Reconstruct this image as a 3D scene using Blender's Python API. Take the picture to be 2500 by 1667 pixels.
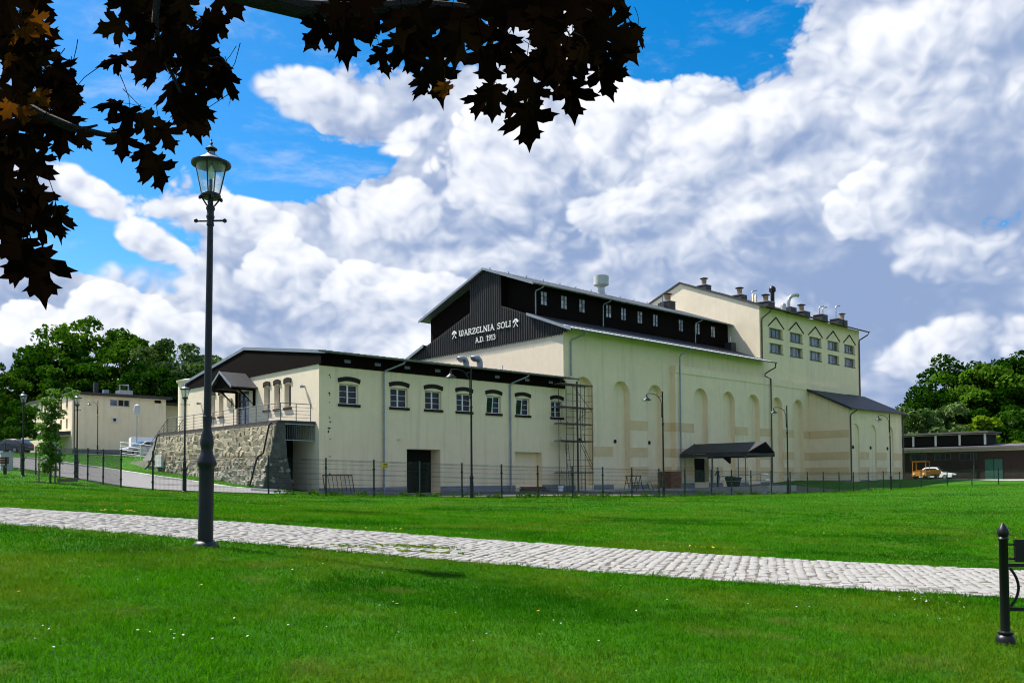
import bpy, math, random
import numpy as np
from mathutils import Vector, Matrix
from mathutils.geometry import tessellate_polygon

random.seed(11)
rng = np.random.default_rng(11)
for o in list(bpy.data.objects):
    bpy.data.objects.remove(o)
scene = bpy.context.scene
col = scene.collection
rad = math.radians

# ------------------------------------------------------------------ camera
FOC, CY, PITCH, ROLL = 2087.0, 1103.3, .0306, -.00722     # solved from the photograph's vanishing points (2500 px wide)
YAW = .7554                                               # direction of the long facade
cF = Vector((0, math.cos(PITCH), math.sin(PITCH)))
cU = Vector((0, -math.sin(PITCH), math.cos(PITCH)))
cR = Vector((math.cos(ROLL), 0, 0)) + math.sin(ROLL) * cU
cUp = -math.sin(ROLL) * Vector((1, 0, 0)) + math.cos(ROLL) * cU
cam_data = bpy.data.cameras.new('camera')
cam = bpy.data.objects.new('camera', cam_data)
col.objects.link(cam)
cam.matrix_world = Matrix(((cR.x, cUp.x, -cF.x, 0), (cR.y, cUp.y, -cF.y, 0), (cR.z, cUp.z, -cF.z, 0), (0, 0, 0, 1)))
cam_data.sensor_width = 36
cam_data.lens = 36 * FOC / 2500
cam_data.shift_y = (CY - 833.5) / 2500
cam_data.clip_start = .05
cam_data.clip_end = 6000
scene.camera = cam

# ------------------------------------------------------------------ sun, sky, exposure
SUN_EL = rad(55.5)
SUN_AZ = math.atan2(-.885, .466)                          # from +Y towards +X
sun_dir = Vector((math.sin(SUN_AZ) * math.cos(SUN_EL), math.cos(SUN_AZ) * math.cos(SUN_EL), math.sin(SUN_EL)))
sd = bpy.data.lights.new('sun', 'SUN')
sd.energy = 4.3
sd.angle = rad(.53)
sd.color = (1, .945, .85)
sun = bpy.data.objects.new('sun', sd)
sun.rotation_euler = sun_dir.to_track_quat('Z', 'Y').to_euler()
sun.location = sun_dir * 60
col.objects.link(sun)
scene.view_settings.view_transform = 'Standard'
scene.view_settings.look = 'None'
scene.view_settings.exposure = 1.15
scene.view_settings.gamma = 1
scene.view_settings.use_curve_mapping = False
scene.cycles.use_denoising = True
scene.cycles.use_adaptive_sampling = True
scene.cycles.adaptive_threshold = .02
scene.cycles.adaptive_min_samples = 8
scene.cycles.pixel_filter_type = 'BLACKMAN_HARRIS'
scene.cycles.filter_width = 1.1
scene.cycles.max_bounces = 6
scene.cycles.transparent_max_bounces = 12
scene.cycles.sample_clamp_indirect = 6


class NT:
    """small helper to wire shader nodes"""
    def __init__(self, tree):
        self.t = tree
        self.n = tree.nodes
        self.l = tree.links

    def new(self, typ, **kw):
        nd = self.n.new(typ)
        for k, v in kw.items():
            setattr(nd, k, v)
        return nd

    def put(self, sock, val):
        if val is None:
            return
        if hasattr(val, 'links') and hasattr(val, 'node'):
            self.l.new(val, sock)
        else:
            sock.default_value = val

    def math(self, op, a, b=None, c=None, clamp=False):
        nd = self.new('ShaderNodeMath', operation=op)
        nd.use_clamp = clamp
        for i, v in enumerate((a, b, c)):
            self.put(nd.inputs[i], v)
        return nd.outputs[0]

    def vmath(self, op, a, b=None):
        nd = self.new('ShaderNodeVectorMath', operation=op)
        self.put(nd.inputs[0], a)
        self.put(nd.inputs[1], b)
        return nd.outputs[1] if op in ('DOT_PRODUCT', 'LENGTH', 'DISTANCE') else nd.outputs[0]

    def noise(self, vec, scale, detail=4, rough=.5, dist=0, out=0):
        nd = self.new('ShaderNodeTexNoise')
        self.put(nd.inputs['Vector'], vec)
        nd.inputs['Scale'].default_value = scale
        nd.inputs['Detail'].default_value = detail
        nd.inputs['Roughness'].default_value = rough
        nd.inputs['Distortion'].default_value = dist
        return nd.outputs[out]

    def range(self, v, a, b, c=0., d=1., smooth=True):
        nd = self.new('ShaderNodeMapRange')
        nd.interpolation_type = 'SMOOTHSTEP' if smooth else 'LINEAR'
        self.put(nd.inputs[0], v)
        for i, q in enumerate((a, b, c, d)):
            self.put(nd.inputs[1 + i], q)
        return nd.outputs[0]

    def mix(self, f, a, b, blend='MIX'):
        nd = self.new('ShaderNodeMix', data_type='RGBA', blend_type=blend)
        self.put(nd.inputs[0], f)
        self.put(nd.inputs[6], a if not isinstance(a, tuple) else (*a[:3], 1))
        self.put(nd.inputs[7], b if not isinstance(b, tuple) else (*b[:3], 1))
        return nd.outputs[2]


def sky_px(x, y):
    """azimuth / elevation of a direction measured on the photograph"""
    d = cR * ((x - 1250) / FOC) - cUp * ((y - CY) / FOC) + cF
    d.normalize()
    return math.atan2(d.x, d.y), math.asin(d.z)


world = bpy.data.worlds.new('World')
scene.world = world
world.use_nodes = True
wt = NT(world.node_tree)
wt.n.clear()
bgn = wt.new('ShaderNodeBackground')
wout = wt.new('ShaderNodeOutputWorld')
wt.l.new(bgn.outputs[0], wout.inputs[0])
SKY_STRENGTH = .05
bgn.inputs[1].default_value = SKY_STRENGTH
sky = wt.new('ShaderNodeTexSky')
sky.sky_type = 'NISHITA'
sky.sun_disc = False
sky.sun_elevation = SUN_EL
sky.sun_rotation = SUN_AZ
sky.altitude = 250
sky.air_density = 1.0
sky.dust_density = .6
sky.ozone_density = 3.0
tc = wt.new('ShaderNodeTexCoord')
dirv = tc.outputs['Generated']
sep = wt.new('ShaderNodeSeparateXYZ')
wt.l.new(dirv, sep.inputs[0])
azi = wt.math('ARCTAN2', sep.outputs[0], sep.outputs[1])
ele = wt.math('ARCSINE', sep.outputs[2])
# Cloud cover in direction space: broad cloud masses (x, y, half width, half height, tilt, weight) and fractal billows on top
CLOUDS = [(330, 95, 330, 190, 0, -.62), (640, 90, 200, 120, 0, -.55), (250, 380, 160, 70, 0, -.30), (285, 612, 165, 75, 8, -1.0),
          (770, 430, 190, 40, -18, -.62), (620, 390, 110, 60, 0, -.42), (920, 395, 60, 22, -25, -.3), (1720, 105, 190, 95, 5, -.75), (1560, 110, 90, 80, 0, -.35),
          (2190, 640, 140, 70, -20, -.10), (1000, 80, 150, 80, 0, -.3), (720, 318, 40, 30, 0, -.2),
          (230, 500, 170, 45, 33, .42), (760, 240, 210, 75, 8, .40), (1000, 320, 90, 55, -30, .25), (1480, 330, 260, 190, 0, .30), (1130, 330, 90, 170, 0, .28),
          (1900, 300, 420, 260, 0, .30), (2250, 100, 330, 180, 0, .30), (430, 760, 420, 120, 0, .32), (560, 560, 190, 60, 10, .20), (860, 610, 260, 130, 0, .30), (1300, 640, 500, 200, 0, .35),
          (2000, 600, 500, 250, 0, .35), (80, 740, 140, 80, 0, .25), (2250, 900, 300, 160, 0, .25)]
# heavier (greyer) cloud bases
GREYS = [(1280, 590, 260, 75, 0, 0.37), (1190, 540, 110, 60, 0, 0.17), (2420, 560, 330, 250, 0, 0.42), (1790, 330, 130, 70, 0, 0.19), (1650, 560, 240, 90, 0, 0.24), (700, 700, 240, 60, 0, 0.27), (2150, 700, 200, 90, 0, 0.27),
         (940, 520, 120, 50, 0, 0.15), (1950, 700, 250, 80, 0, 0.17), (60, 720, 140, 60, 0, 0.14), (1640, 230, 130, 70, 0, -0.35), (1430, 380, 120, 110, 0, -0.35), (2190, 450, 90, 90, 0, -0.30), (760, 240, 200, 70, 0, -0.25), (1230, 260, 110, 90, 0, -0.30), (230, 470, 150, 50, 30, -0.20)]


def blob_sum(items):
    acc = None
    cmb = wt.new('ShaderNodeCombineXYZ')
    wt.l.new(azi, cmb.inputs[0])
    wt.l.new(ele, cmb.inputs[1])
    for x, y, hw, hh, tilt, w in items:
        a0, e0 = sky_px(x, y)
        a1, _ = sky_px(x + hw, y)
        _, e1 = sky_px(x, y - hh)
        mp = wt.new('ShaderNodeMapping', vector_type='TEXTURE')
        mp.inputs['Location'].default_value = (a0, e0, 0)
        mp.inputs['Rotation'].default_value = (0, 0, rad(-tilt))
        mp.inputs['Scale'].default_value = ((a1 - a0) * 1.05, (e1 - e0) * 1.05, 1)
        wt.l.new(cmb.outputs[0], mp.inputs[0])
        g = wt.math('POWER', .4, wt.vmath('DOT_PRODUCT', mp.outputs[0], mp.outputs[0]))
        acc = wt.math('MULTIPLY', g, w) if acc is None else wt.math('MULTIPLY_ADD', g, w, acc)
    return acc


def billow(vec, scale):
    """rounded heaps with creases between them"""
    return wt.math('ABSOLUTE', wt.math('MULTIPLY_ADD', wt.noise(vec, scale, 0, .5), 2, -1))


def heaps(vec, octs, h):
    for sc, am in octs:
        h = wt.math('MULTIPLY_ADD', billow(vec, sc), am, h)
    return h


stretch = wt.vmath('MULTIPLY', dirv, (1, 1, 1.3))
stretch = wt.vmath('ADD', stretch, wt.vmath('MULTIPLY', wt.vmath('SUBTRACT', wt.noise(dirv, 7, 3, .55, out=1), (.5, .5, .5)), (.045, .045, .045)))
soft = wt.noise(stretch, 3.2, 4, .5)
OCT = ((6.5, .52), (14, .32), (30, .19), (64, .11))
r0 = heaps(stretch, OCT, 0)
r1 = heaps(wt.vmath('ADD', stretch, (-.010, .003, .017)), OCT, 0)
f0 = wt.math('MULTIPLY_ADD', billow(stretch, 140), .07, wt.math('MULTIPLY_ADD', wt.math('SUBTRACT', soft, .5), .8, wt.math('SUBTRACT', r0, .30)))
low = wt.range(ele, .02, .24, .55, 0)                        # cumulus crowds together towards the horizon
base_cover = wt.math('ADD', blob_sum(CLOUDS), wt.math('ADD', low, .13))
cover = wt.math('ADD', base_cover, f0)
dens = wt.range(cover, -.01, .12)
grey = wt.math('MAXIMUM', wt.math('MULTIPLY_ADD', wt.math('SUBTRACT', soft, .50), 1.5, wt.math('ADD', blob_sum(GREYS), .10)), -.2)
relief = wt.math('MULTIPLY', wt.math('SUBTRACT', r0, r1), wt.range(grey, -.2, .7, 1.5, .7, False))
lit = wt.math('ADD', wt.math('SUBTRACT', .66, grey), relief)
lit = wt.math('MULTIPLY_ADD', wt.math('SUBTRACT', f0, .1), .25, lit)
# single cumulus masses in front of the broken sheet, far to near: x, y, half width, half height, tilt, crown light, base light, edge softness
MASSES = [(2180, 200, 470, 300, 0, .86, .50, .40), (1720, 560, 520, 190, 0, .66, .30, .45), (2330, 640, 340, 160, 0, .72, .52, .55), (1180, 600, 420, 150, 0, .62, .26, .45), (560, 715, 420, 120, 0, .72, .45, .4),
          (2330, 850, 330, 110, -14, .80, .50, .35), (1700, 800, 500, 120, 0, .70, .5, .5),
          (1850, 330, 200, 170, 0, .92, .42, .18), (2120, 500, 170, 125, -15, .98, .45, .16), (1685, 360, 215, 180, 0, 1.06, .42, .13), (1490, 350, 140, 205, 0, 1.10, .50, .12), (1235, 400, 270, 240, 0, 1.08, .34, .14),
          (940, 520, 230, 120, -8, .98, .45, .16), (1560, 520, 250, 110, 0, .90, .34, .2), (770, 245, 240, 100, 8, .98, .72, .25), (1000, 330, 130, 60, -30, .92, .65, .3), (600, 540, 210, 70, 6, .98, .62, .18),
          (225, 472, 165, 75, 28, 1.02, .64, .22), (385, 598, 165, 72, 26, .98, .58, .24), (700, 665, 190, 115, 0, 1.04, .42, .13), (300, 762, 200, 90, 0, 1.02, .55, .14), (900, 700, 170, 90, 0, .96, .48, .16), (90, 790, 150, 80, 0, 1.0, .6, .16), (1060, 730, 150, 80, 0, .92, .5, .2), (470, 800, 230, 70, 0, .9, .6, .25)]
cmb2 = wt.new('ShaderNodeCombineXYZ')
wt.l.new(azi, cmb2.inputs[0])
wt.l.new(ele, cmb2.inputs[1])
edge_n = wt.math('MULTIPLY', wt.math('SUBTRACT', r0, .36), 1.25)
relief2 = wt.math('MULTIPLY', wt.math('SUBTRACT', r0, r1), 1.9)
for x, y, hw, hh, tilt, l1, l0, sf in MASSES:
    a0, e0 = sky_px(x, y)
    a1, _ = sky_px(x + hw, y)
    _, e1 = sky_px(x, y - hh)
    mp = wt.new('ShaderNodeMapping', vector_type='TEXTURE')
    mp.inputs['Location'].default_value = (a0, e0, 0)
    mp.inputs['Rotation'].default_value = (0, 0, rad(-tilt))
    mp.inputs['Scale'].default_value = (a1 - a0, e1 - e0, 1)
    wt.l.new(cmb2.outputs[0], mp.inputs[0])
    sv = wt.math('ADD', wt.math('SUBTRACT', .72, wt.vmath('DOT_PRODUCT', mp.outputs[0], mp.outputs[0])), edge_n)
    al = wt.range(sv, 0, sf)
    up = wt.vmath('DOT_PRODUCT', mp.outputs[0], (-.30, .62, 0))
    lm = wt.math('MULTIPLY_ADD', up, (l1 - l0) * .95, (l1 + l0) / 2)
    lm = wt.math('ADD', lm, relief2)
    lit = wt.math('MULTIPLY_ADD', al, wt.math('SUBTRACT', lm, lit), lit)
    dens = wt.math('MAXIMUM', dens, al)
wisp = wt.math('MULTIPLY', wt.range(wt.noise(wt.vmath('MULTIPLY', stretch, (1, 1, 2.2)), 8, 6, .62), .52, .80), .42)
lit = wt.math('ADD', lit, wt.math('MULTIPLY', wt.math('SUBTRACT', .8, lit), wt.range(dens, 0, .2, 1, 0)))
dens = wt.math('MAXIMUM', dens, wisp)
lit = wt.range(wt.math('SUBTRACT', lit, .10), -.05, 1.05, 0, 1, True)
ccol = wt.mix(lit, (.245, .335, .535), (.845, .865, .91))
ccol = wt.vmath('MULTIPLY', ccol, (.54 / SKY_STRENGTH,) * 3)
hsv = wt.new('ShaderNodeHueSaturation')
hsv.inputs['Hue'].default_value = .497
hsv.inputs['Saturation'].default_value = 1.48
hsv.inputs['Value'].default_value = 1.56
wt.l.new(sky.outputs[0], hsv.inputs['Color'])
skyc = wt.mix(dens, hsv.outputs[0], ccol)
wt.l.new(skyc, bgn.inputs[0])
world.cycles.sampling_method = 'MANUAL'
world.cycles.sample_map_resolution = 512


# ------------------------------------------------------------------ helpers
class MB:
    """collects faces and links them as one mesh object"""
    def __init__(self):
        self.v = []
        self.f = []
        self.smooth = False

    def face(self, pts):
        i = len(self.v)
        self.v.extend(tuple(p) for p in pts)
        self.f.append(tuple(range(i, i + len(pts))))

    def box(self, x0, x1, y0, y1, z0, z1):
        i = len(self.v)
        self.v += [(x0, y0, z0), (x1, y0, z0), (x1, y1, z0), (x0, y1, z0), (x0, y0, z1), (x1, y0, z1), (x1, y1, z1), (x0, y1, z1)]
        for q in ((0, 3, 2, 1), (4, 5, 6, 7), (0, 1, 5, 4), (1, 2, 6, 5), (2, 3, 7, 6), (3, 0, 4, 7)):
            self.f.append(tuple(i + k for k in q))
        return self

    def hexa(self, p):
        """8 corners: bottom ring then top ring"""
        i = len(self.v)
        self.v += [tuple(q) for q in p]
        for q in ((0, 3, 2, 1), (4, 5, 6, 7), (0, 1, 5, 4), (1, 2, 6, 5), (2, 3, 7, 6), (3, 0, 4, 7)):
            self.f.append(tuple(i + k for k in q))
        return self

    def prism(self, poly, fmap, d0, d1):
        """polygon (a, b) extruded along the third coordinate of fmap(a, b, d)"""
        n = len(poly)
        i = len(self.v)
        self.v += [tuple(fmap(a, b, d0)) for a, b in poly] + [tuple(fmap(a, b, d1)) for a, b in poly]
        if n <= 4:
            self.f += [tuple(range(i, i + n)), tuple(range(i + 2 * n - 1, i + n - 1, -1))]
        else:
            for t in tessellate_polygon([[Vector((a, b, 0)) for a, b in poly]]):
                self.f += [tuple(i + k for k in t), tuple(i + n + k for k in reversed(t))]
        for k in range(n):
            m = (k + 1) % n
            self.f.append((i + k, i + n + k, i + n + m, i + m))
        return self

    def sheet(self, outer, holes, fmap):
        """front face with openings; each hole = (points, depth, closed at the back)"""
        loops = [[Vector((a, b, 0)) for a, b in outer]] + [[Vector((a, b, 0)) for a, b in h[0]] for h in holes]
        flat = [p for lp in loops for p in lp]
        i = len(self.v)
        self.v += [tuple(fmap(p.x, p.y, 0)) for p in flat]
        for t in tessellate_polygon(loops):
            self.f.append(tuple(i + k for k in t))
        for pts, depth, closed in holes:
            j = len(self.v)
            n = len(pts)
            self.v += [tuple(fmap(a, b, 0)) for a, b in pts] + [tuple(fmap(a, b, depth)) for a, b in pts]
            for k in range(n):
                m = (k + 1) % n
                self.f.append((j + k, j + m, j + n + m, j + n + k))
            if closed:
                for t in tessellate_polygon([[Vector((a, b, 0)) for a, b in pts]]):
                    self.f.append(tuple(j + n + k for k in t))
        return self

    def tube(self, pts, r, n=8, r1=None, caps=True):
        pts = [Vector(p) for p in pts]
        m = len(pts)
        i = len(self.v)
        prev = None
        for k, p in enumerate(pts):
            d = (pts[min(k + 1, m - 1)] - pts[max(k - 1, 0)]).normalized()
            if prev is None:
                a = d.orthogonal().normalized()
            else:
                a = (prev - d * prev.dot(d))
                a = a.normalized() if a.length > 1e-6 else d.orthogonal().normalized()
            prev = a
            b = d.cross(a)
            if isinstance(r, (list, tuple)):
                rr = r[k]
            else:
                rr = r if r1 is None else r + (r1 - r) * k / (m - 1)
            for q in range(n):
                t = 2 * math.pi * (q + .5) / n
                self.v.append(tuple(p + a * (math.cos(t) * rr) + b * (math.sin(t) * rr)))
        for k in range(m - 1):
            for q in range(n):
                w = (q + 1) % n
                self.f.append((i + k * n + q, i + k * n + w, i + (k + 1) * n + w, i + (k + 1) * n + q))
        if caps:
            self.f.append(tuple(i + q for q in reversed(range(n))))
            self.f.append(tuple(i + (m - 1) * n + q for q in range(n)))
        return self

    def lathe(self, prof, n=20, c=(0, 0), caps=True):
        """profile of (radius, z) turned about a vertical axis"""
        i = len(self.v)
        m = len(prof)
        for r, z in prof:
            for q in range(n):
                t = 2 * math.pi * q / n
                self.v.append((c[0] + r * math.cos(t), c[1] + r * math.sin(t), z))
        for k in range(m - 1):
            for q in range(n):
                w = (q + 1) % n
                self.f.append((i + k * n + q, i + k * n + w, i + (k + 1) * n + w, i + (k + 1) * n + q))
        if caps:
            self.f.append(tuple(i + q for q in reversed(range(n))))
            self.f.append(tuple(i + (m - 1) * n + q for q in range(n)))
        return self

    def mesh(self, name, mat, smooth=None):
        me = bpy.data.meshes.new(name)
        me.from_pydata(self.v, [], self.f)
        if mat is not None:
            me.materials.append(M[mat] if isinstance(mat, str) else mat)
        if smooth if smooth is not None else self.smooth:
            me.polygons.foreach_set('use_smooth', [True] * len(me.polygons))
            me.set_sharp_from_angle(angle=rad(40))
        me.update()
        return me

    def build(self, name, mat, parent=None, smooth=None, loc=None, rz=None):
        return link(name, self.mesh(name, mat, smooth), parent, loc, rz)


def link(name, me, parent=None, loc=None, rz=None):
    o = bpy.data.objects.new(name, me)
    col.objects.link(o)
    if parent is not None:
        o.parent = parent
    if loc is not None:
        o.location = loc
    if rz is not None:
        o.rotation_euler = (0, 0, rz)
    return o


def tag(o, label=None, cat=None, group=None, kind=None):
    for k, v in (('label', label), ('category', cat), ('group', group), ('kind', kind)):
        if v:
            o[k] = v
    return o


def thing(name, label, cat, loc=(0, 0, 0), rz=0, group=None):
    o = bpy.data.objects.new(name, None)
    o.empty_display_size = .3
    col.objects.link(o)
    o.location = loc
    o.rotation_euler = (0, 0, rz)
    return tag(o, label, cat, group)


def copy_tree(o, parent=None):
    c = o.copy()
    col.objects.link(c)
    c.parent = parent
    for ch in list(o.children):
        copy_tree(ch, c)
    return c


def np_mesh(name, verts, tris, mat, parent=None, attr=None, quads=False):
    """big meshes straight from numpy arrays"""
    k = 4 if quads else 3
    me = bpy.data.meshes.new(name)
    me.vertices.add(len(verts))
    me.vertices.foreach_set('co', np.asarray(verts, np.float32).ravel())
    me.loops.add(len(tris) * k)
    me.loops.foreach_set('vertex_index', np.asarray(tris, np.int32).ravel())
    me.polygons.add(len(tris))
    me.polygons.foreach_set('loop_start', np.arange(0, len(tris) * k, k, dtype=np.int32))
    me.polygons.foreach_set('loop_total', np.full(len(tris), k, np.int32))
    me.update(calc_edges=True)
    if attr is not None:
        at = me.attributes.new('tint', 'FLOAT', 'POINT')
        at.data.foreach_set('value', np.asarray(attr, np.float32))
    me.materials.append(M[mat])
    return link(name, me, parent)


def arc(c, r, a0, a1, n):
    return [(c[0] + r * math.cos(a0 + (a1 - a0) * k / n), c[1] + r * math.sin(a0 + (a1 - a0) * k / n)) for k in range(n + 1)]


def arch_pts(a0, a1, z0, ztop, n=14):
    """round-headed opening"""
    r = (a1 - a0) / 2
    return [(a0, z0), (a1, z0)] + arc(((a0 + a1) / 2, ztop - r), r, 0, math.pi, n)


def rect(a0, a1, z0, z1):
    return [(a0, z0), (a1, z0), (a1, z1), (a0, z1)]


def fv(v0):
    """plane facing -v: a = u, d goes inwards (+v)"""
    return lambda a, b, d: (a, v0 + d, b)


def fu(u0):
    """plane facing -u: a = v, d goes inwards (+u)"""
    return lambda a, b, d: (u0 + d, a, b)


# ------------------------------------------------------------------ materials
M = {}


def pm(name, base, rough=.85, var=.12, scale=4., bump=0., bscale=60., metal=0., spec=.3, dark=None, dscale=1.2, damt=0., streak=False, obj_var=0.):
    m = bpy.data.materials.new(name)
    m.use_nodes = True
    t = NT(m.node_tree)
    b = t.n['Principled BSDF']
    b.inputs['Roughness'].default_value = rough
    b.inputs['Metallic'].default_value = metal
    b.inputs['Specular IOR Level'].default_value = spec
    geo = t.new('ShaderNodeNewGeometry')
    pos = geo.outputs['Position']
    n1 = t.noise(pos, scale, 5, .6)
    k = t.range(n1, .25, .75, 1 - var, 1 + var, False)
    c = t.vmath('MULTIPLY', t.mix(0., base, base), k)
    if damt:
        pv_ = t.vmath('MULTIPLY', pos, (3.5, 3.5, .25)) if streak else pos
        n2 = t.range(t.noise(pv_, dscale, 6, .65), .48, .72)
        c = t.mix(t.math('MULTIPLY', n2, damt), c, dark or tuple(q * .5 for q in base))
    if obj_var:
        oi = t.new('ShaderNodeObjectInfo')
        c = t.vmath('MULTIPLY', c, t.range(oi.outputs['Random'], 0, 1, 1 - obj_var, 1 + obj_var, False))
    t.l.new(c, b.inputs['Base Color'])
    if bump:
        bn = t.new('ShaderNodeBump')
        bn.inputs['Strength'].default_value = bump
        bn.inputs['Distance'].default_value = .02
        t.l.new(t.noise(pos, bscale, 4, .6), bn.inputs['Height'])
        t.l.new(bn.outputs[0], b.inputs['Normal'])
    M[name] = m
    return m


pm('plaster', (.88, .72, .475), .92, .05, 1.1, .35, 16, dark=(.69, .57, .38), dscale=.55, damt=.6, streak=True)
pm('plaster_pale', (.82, .70, .53), .92, .05, 1.2, .3, 16, dark=(.66, .62, .52), dscale=.6, damt=.4, streak=True)
pm('band', (.75, .55, .305), .92, .06, 1.5, .3, 16, dark=(.48, .37, .22), dscale=.7, damt=.3)
pm('plinth', (.23, .23, .25), .9, .12, 2, .3, 25, dark=(.12, .12, .12), damt=.5)
pm('dark_wood', (.0075, .0048, .0040), .9, .35, 6, .3, 40, spec=.06)
pm('dark_board', (.016, .0145, .015), .72, .3, 8, .25, 50, spec=.4, dark=(.008, .006, .005), dscale=2, damt=.6, streak=True)
pm('batten', (.030, .029, .030), .6, .3, 9, .2, 50, spec=.5)
pm('brick_trim', (.022, .014, .012), .9, .2, 5, .3, 40)
pm('roof_dark', (.020, .021, .025), .6, .2, 3, .25, 22, spec=.5, dark=(.035, .033, .03), damt=.4)
pm('roof_metal', (.20, .21, .235), .42, .15, 2, .1, 12, .4, .5, dark=(.12, .12, .12), damt=.4)
pm('zinc', (.27, .30, .34), .45, .15, 3, .1, 20, .5, .5)
pm('brown_pipe', (.10, .055, .038), .5, .15, 3, .1, 20, .2, .5)
pm('white_frame', (.80, .80, .78), .5, .04, 3)
pm('sign_white', (.86, .86, .83), .6, .03, 3)
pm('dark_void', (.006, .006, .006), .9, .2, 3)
pm('door_grey', (.05, .052, .055), .5, .2, 3)
pm('lamp_iron', (.010, .012, .016), .45, .25, 12, .12, 60, .3, .5)
pm('iron_black', (.007, .007, .009), .40, .25, 12, .12, 80, .3, .5)
pm('fence_green', (.012, .030, .022), .5, .1, 6)
pm('rail_grey', (.11, .115, .125), .42, .1, 6, metal=.4, spec=.5)
pm('white_rail', (.62, .62, .60), .5, .1, 4)
pm('concrete', (.34, .335, .32), .92, .12, 2, .4, 25, dark=(.2, .2, .19), damt=.5)
pm('kerb', (.50, .49, .46), .92, .15, 3, .4, 30)
pm('asphalt', (.172, .168, .17), .95, .10, 1.5, .35, 60, dark=(.15, .145, .15), dscale=.4, damt=.5)
pm('yard_gravel', (.13, .12, .105), .95, .4, 6, .8, 40, dark=(.05, .06, .03), dscale=1.5, damt=.8)
pm('sett', (.28, .274, .262), .85, .16, 40, .5, 120, dark=(.24, .22, .2), dscale=6, damt=.35, obj_var=.14)
pm('sett_joint', (.125, .105, .085), .95, .4, 12, .6, 60, dark=(.05, .07, .03), dscale=3, damt=.6)
pm('stone_yellow', (.36, .315, .225), .95, .22, 3, .9, 22, dark=(.22, .19, .14), dscale=1.4, damt=.5, obj_var=.22)
pm('stone_grey', (.28, .255, .21), .95, .35, 3, 1., 20, dark=(.12, .11, .10), dscale=2, damt=.7, obj_var=.35)
pm('stone_dark', (.10, .092, .082), .95, .4, 3, 1., 16, dark=(.045, .042, .04), dscale=1.2, damt=.7)
pm('mortar', (.13, .11, .08), .95, .25, 4, .6, 30)
pm('coping', (.055, .052, .05), .8, .2, 3, .3, 30)
pm('brick_far', (.030, .019, .016), .9, .35, 5, .5, 18, dark=(.016, .012, .011), dscale=.6, damt=.6)
pm('brick_tan', (.085, .066, .048), .9, .3, 5, .4, 18)
pm('far_roof', (.10, .094, .10), .7, .15, 2)
pm('far_trim', (.30, .285, .21), .8, .12, 3)
pm('door_green', (.022, .085, .06), .6, .15, 3)
pm('bark', (.075, .058, .045), .95, .35, 12, .8, 50)
pm('twig', (.012, .009, .008), .85, .3, 30, .5, 150)
pm('rust', (.095, .05, .03), .8, .4, 6, .4, 50)
pm('scaff', (.055, .048, .042), .6, .35, 9, .3, 60, .4, .4)
pm('plank', (.17, .14, .105), .9, .3, 6, .4, 60)
pm('brick_red', (.19, .062, .036), .9, .3, 7, .5, 50, obj_var=.3)
pm('chrome_pipe', (.46, .45, .43), .34, .2, 5, .1, 20, .75, .5)
pm('copper_pipe', (.30, .185, .12), .5, .25, 6, .1, 30, .4, .5)
pm('yellow_sign', (.70, .47, .03), .6, .05, 3)
pm('plastic_grey', (.45, .47, .46), .6, .08, 2)
pm('bin_black', (.014, .016, .018), .5, .2, 4)
pm('car_white', (.78, .79, .80), .22, .03, 3, spec=.6)
pm('car_silver', (.42, .44, .46), .25, .03, 3, metal=.5, spec=.6)
pm('car_dark', (.018, .020, .026), .22, .03, 3, spec=.6)
pm('truck_orange', (.40, .165, .015), .5, .15, 3, dark=(.3, .14, .03), damt=.3)
pm('tyre', (.018, .018, .018), .85, .2, 8)
pm('bench_wood', (.12, .04, .02), .55, .2, 8, .2, 40)
pm('shirt_blue', (.022, .028, .10), .9, .1, 9)
pm('trousers', (.012, .013, .018), .9, .1, 9)
pm('skin', (.45, .26, .19), .6, .05, 9)
pm('hair', (.02, .014, .01), .7, .2, 20)
pm('red_paint', (.5, .03, .02), .5, .1, 6)
pm('headlight', (.85, .85, .8), .2, .02, 3)


def glass_mat(name, base, rough=.06, spec=.6):
    m = bpy.data.materials.new(name)
    m.use_nodes = True
    t = NT(m.node_tree)
    b = t.n['Principled BSDF']
    geo = t.new('ShaderNodeNewGeometry')
    oi = t.new('ShaderNodeObjectInfo')
    c = t.mix(t.range(t.noise(geo.outputs['Position'], 1.3, 3, .5), .35, .65), base, tuple(q * 2.2 for q in base))
    c = t.vmath('MULTIPLY', c, t.range(oi.outputs['Random'], 0, 1, .6, 1.5, False))
    t.l.new(c, b.inputs['Base Color'])
    b.inputs['Roughness'].default_value = rough
    b.inputs['Specular IOR Level'].default_value = spec
    bn = t.new('ShaderNodeBump')
    bn.inputs['Strength'].default_value = .06
    t.l.new(t.noise(geo.outputs['Position'], 2.5, 2, .5), bn.inputs['Height'])
    t.l.new(bn.outputs[0], b.inputs['Normal'])
    M[name] = m


glass_mat('glass', (.008, .009, .014), .08, .35)
glass_mat('glass_grey', (.07, .085, .11), .10)
glass_mat('glass_pale', (.17, .18, .21), .2)
glass_mat('car_glass', (.012, .014, .017), .04)


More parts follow.
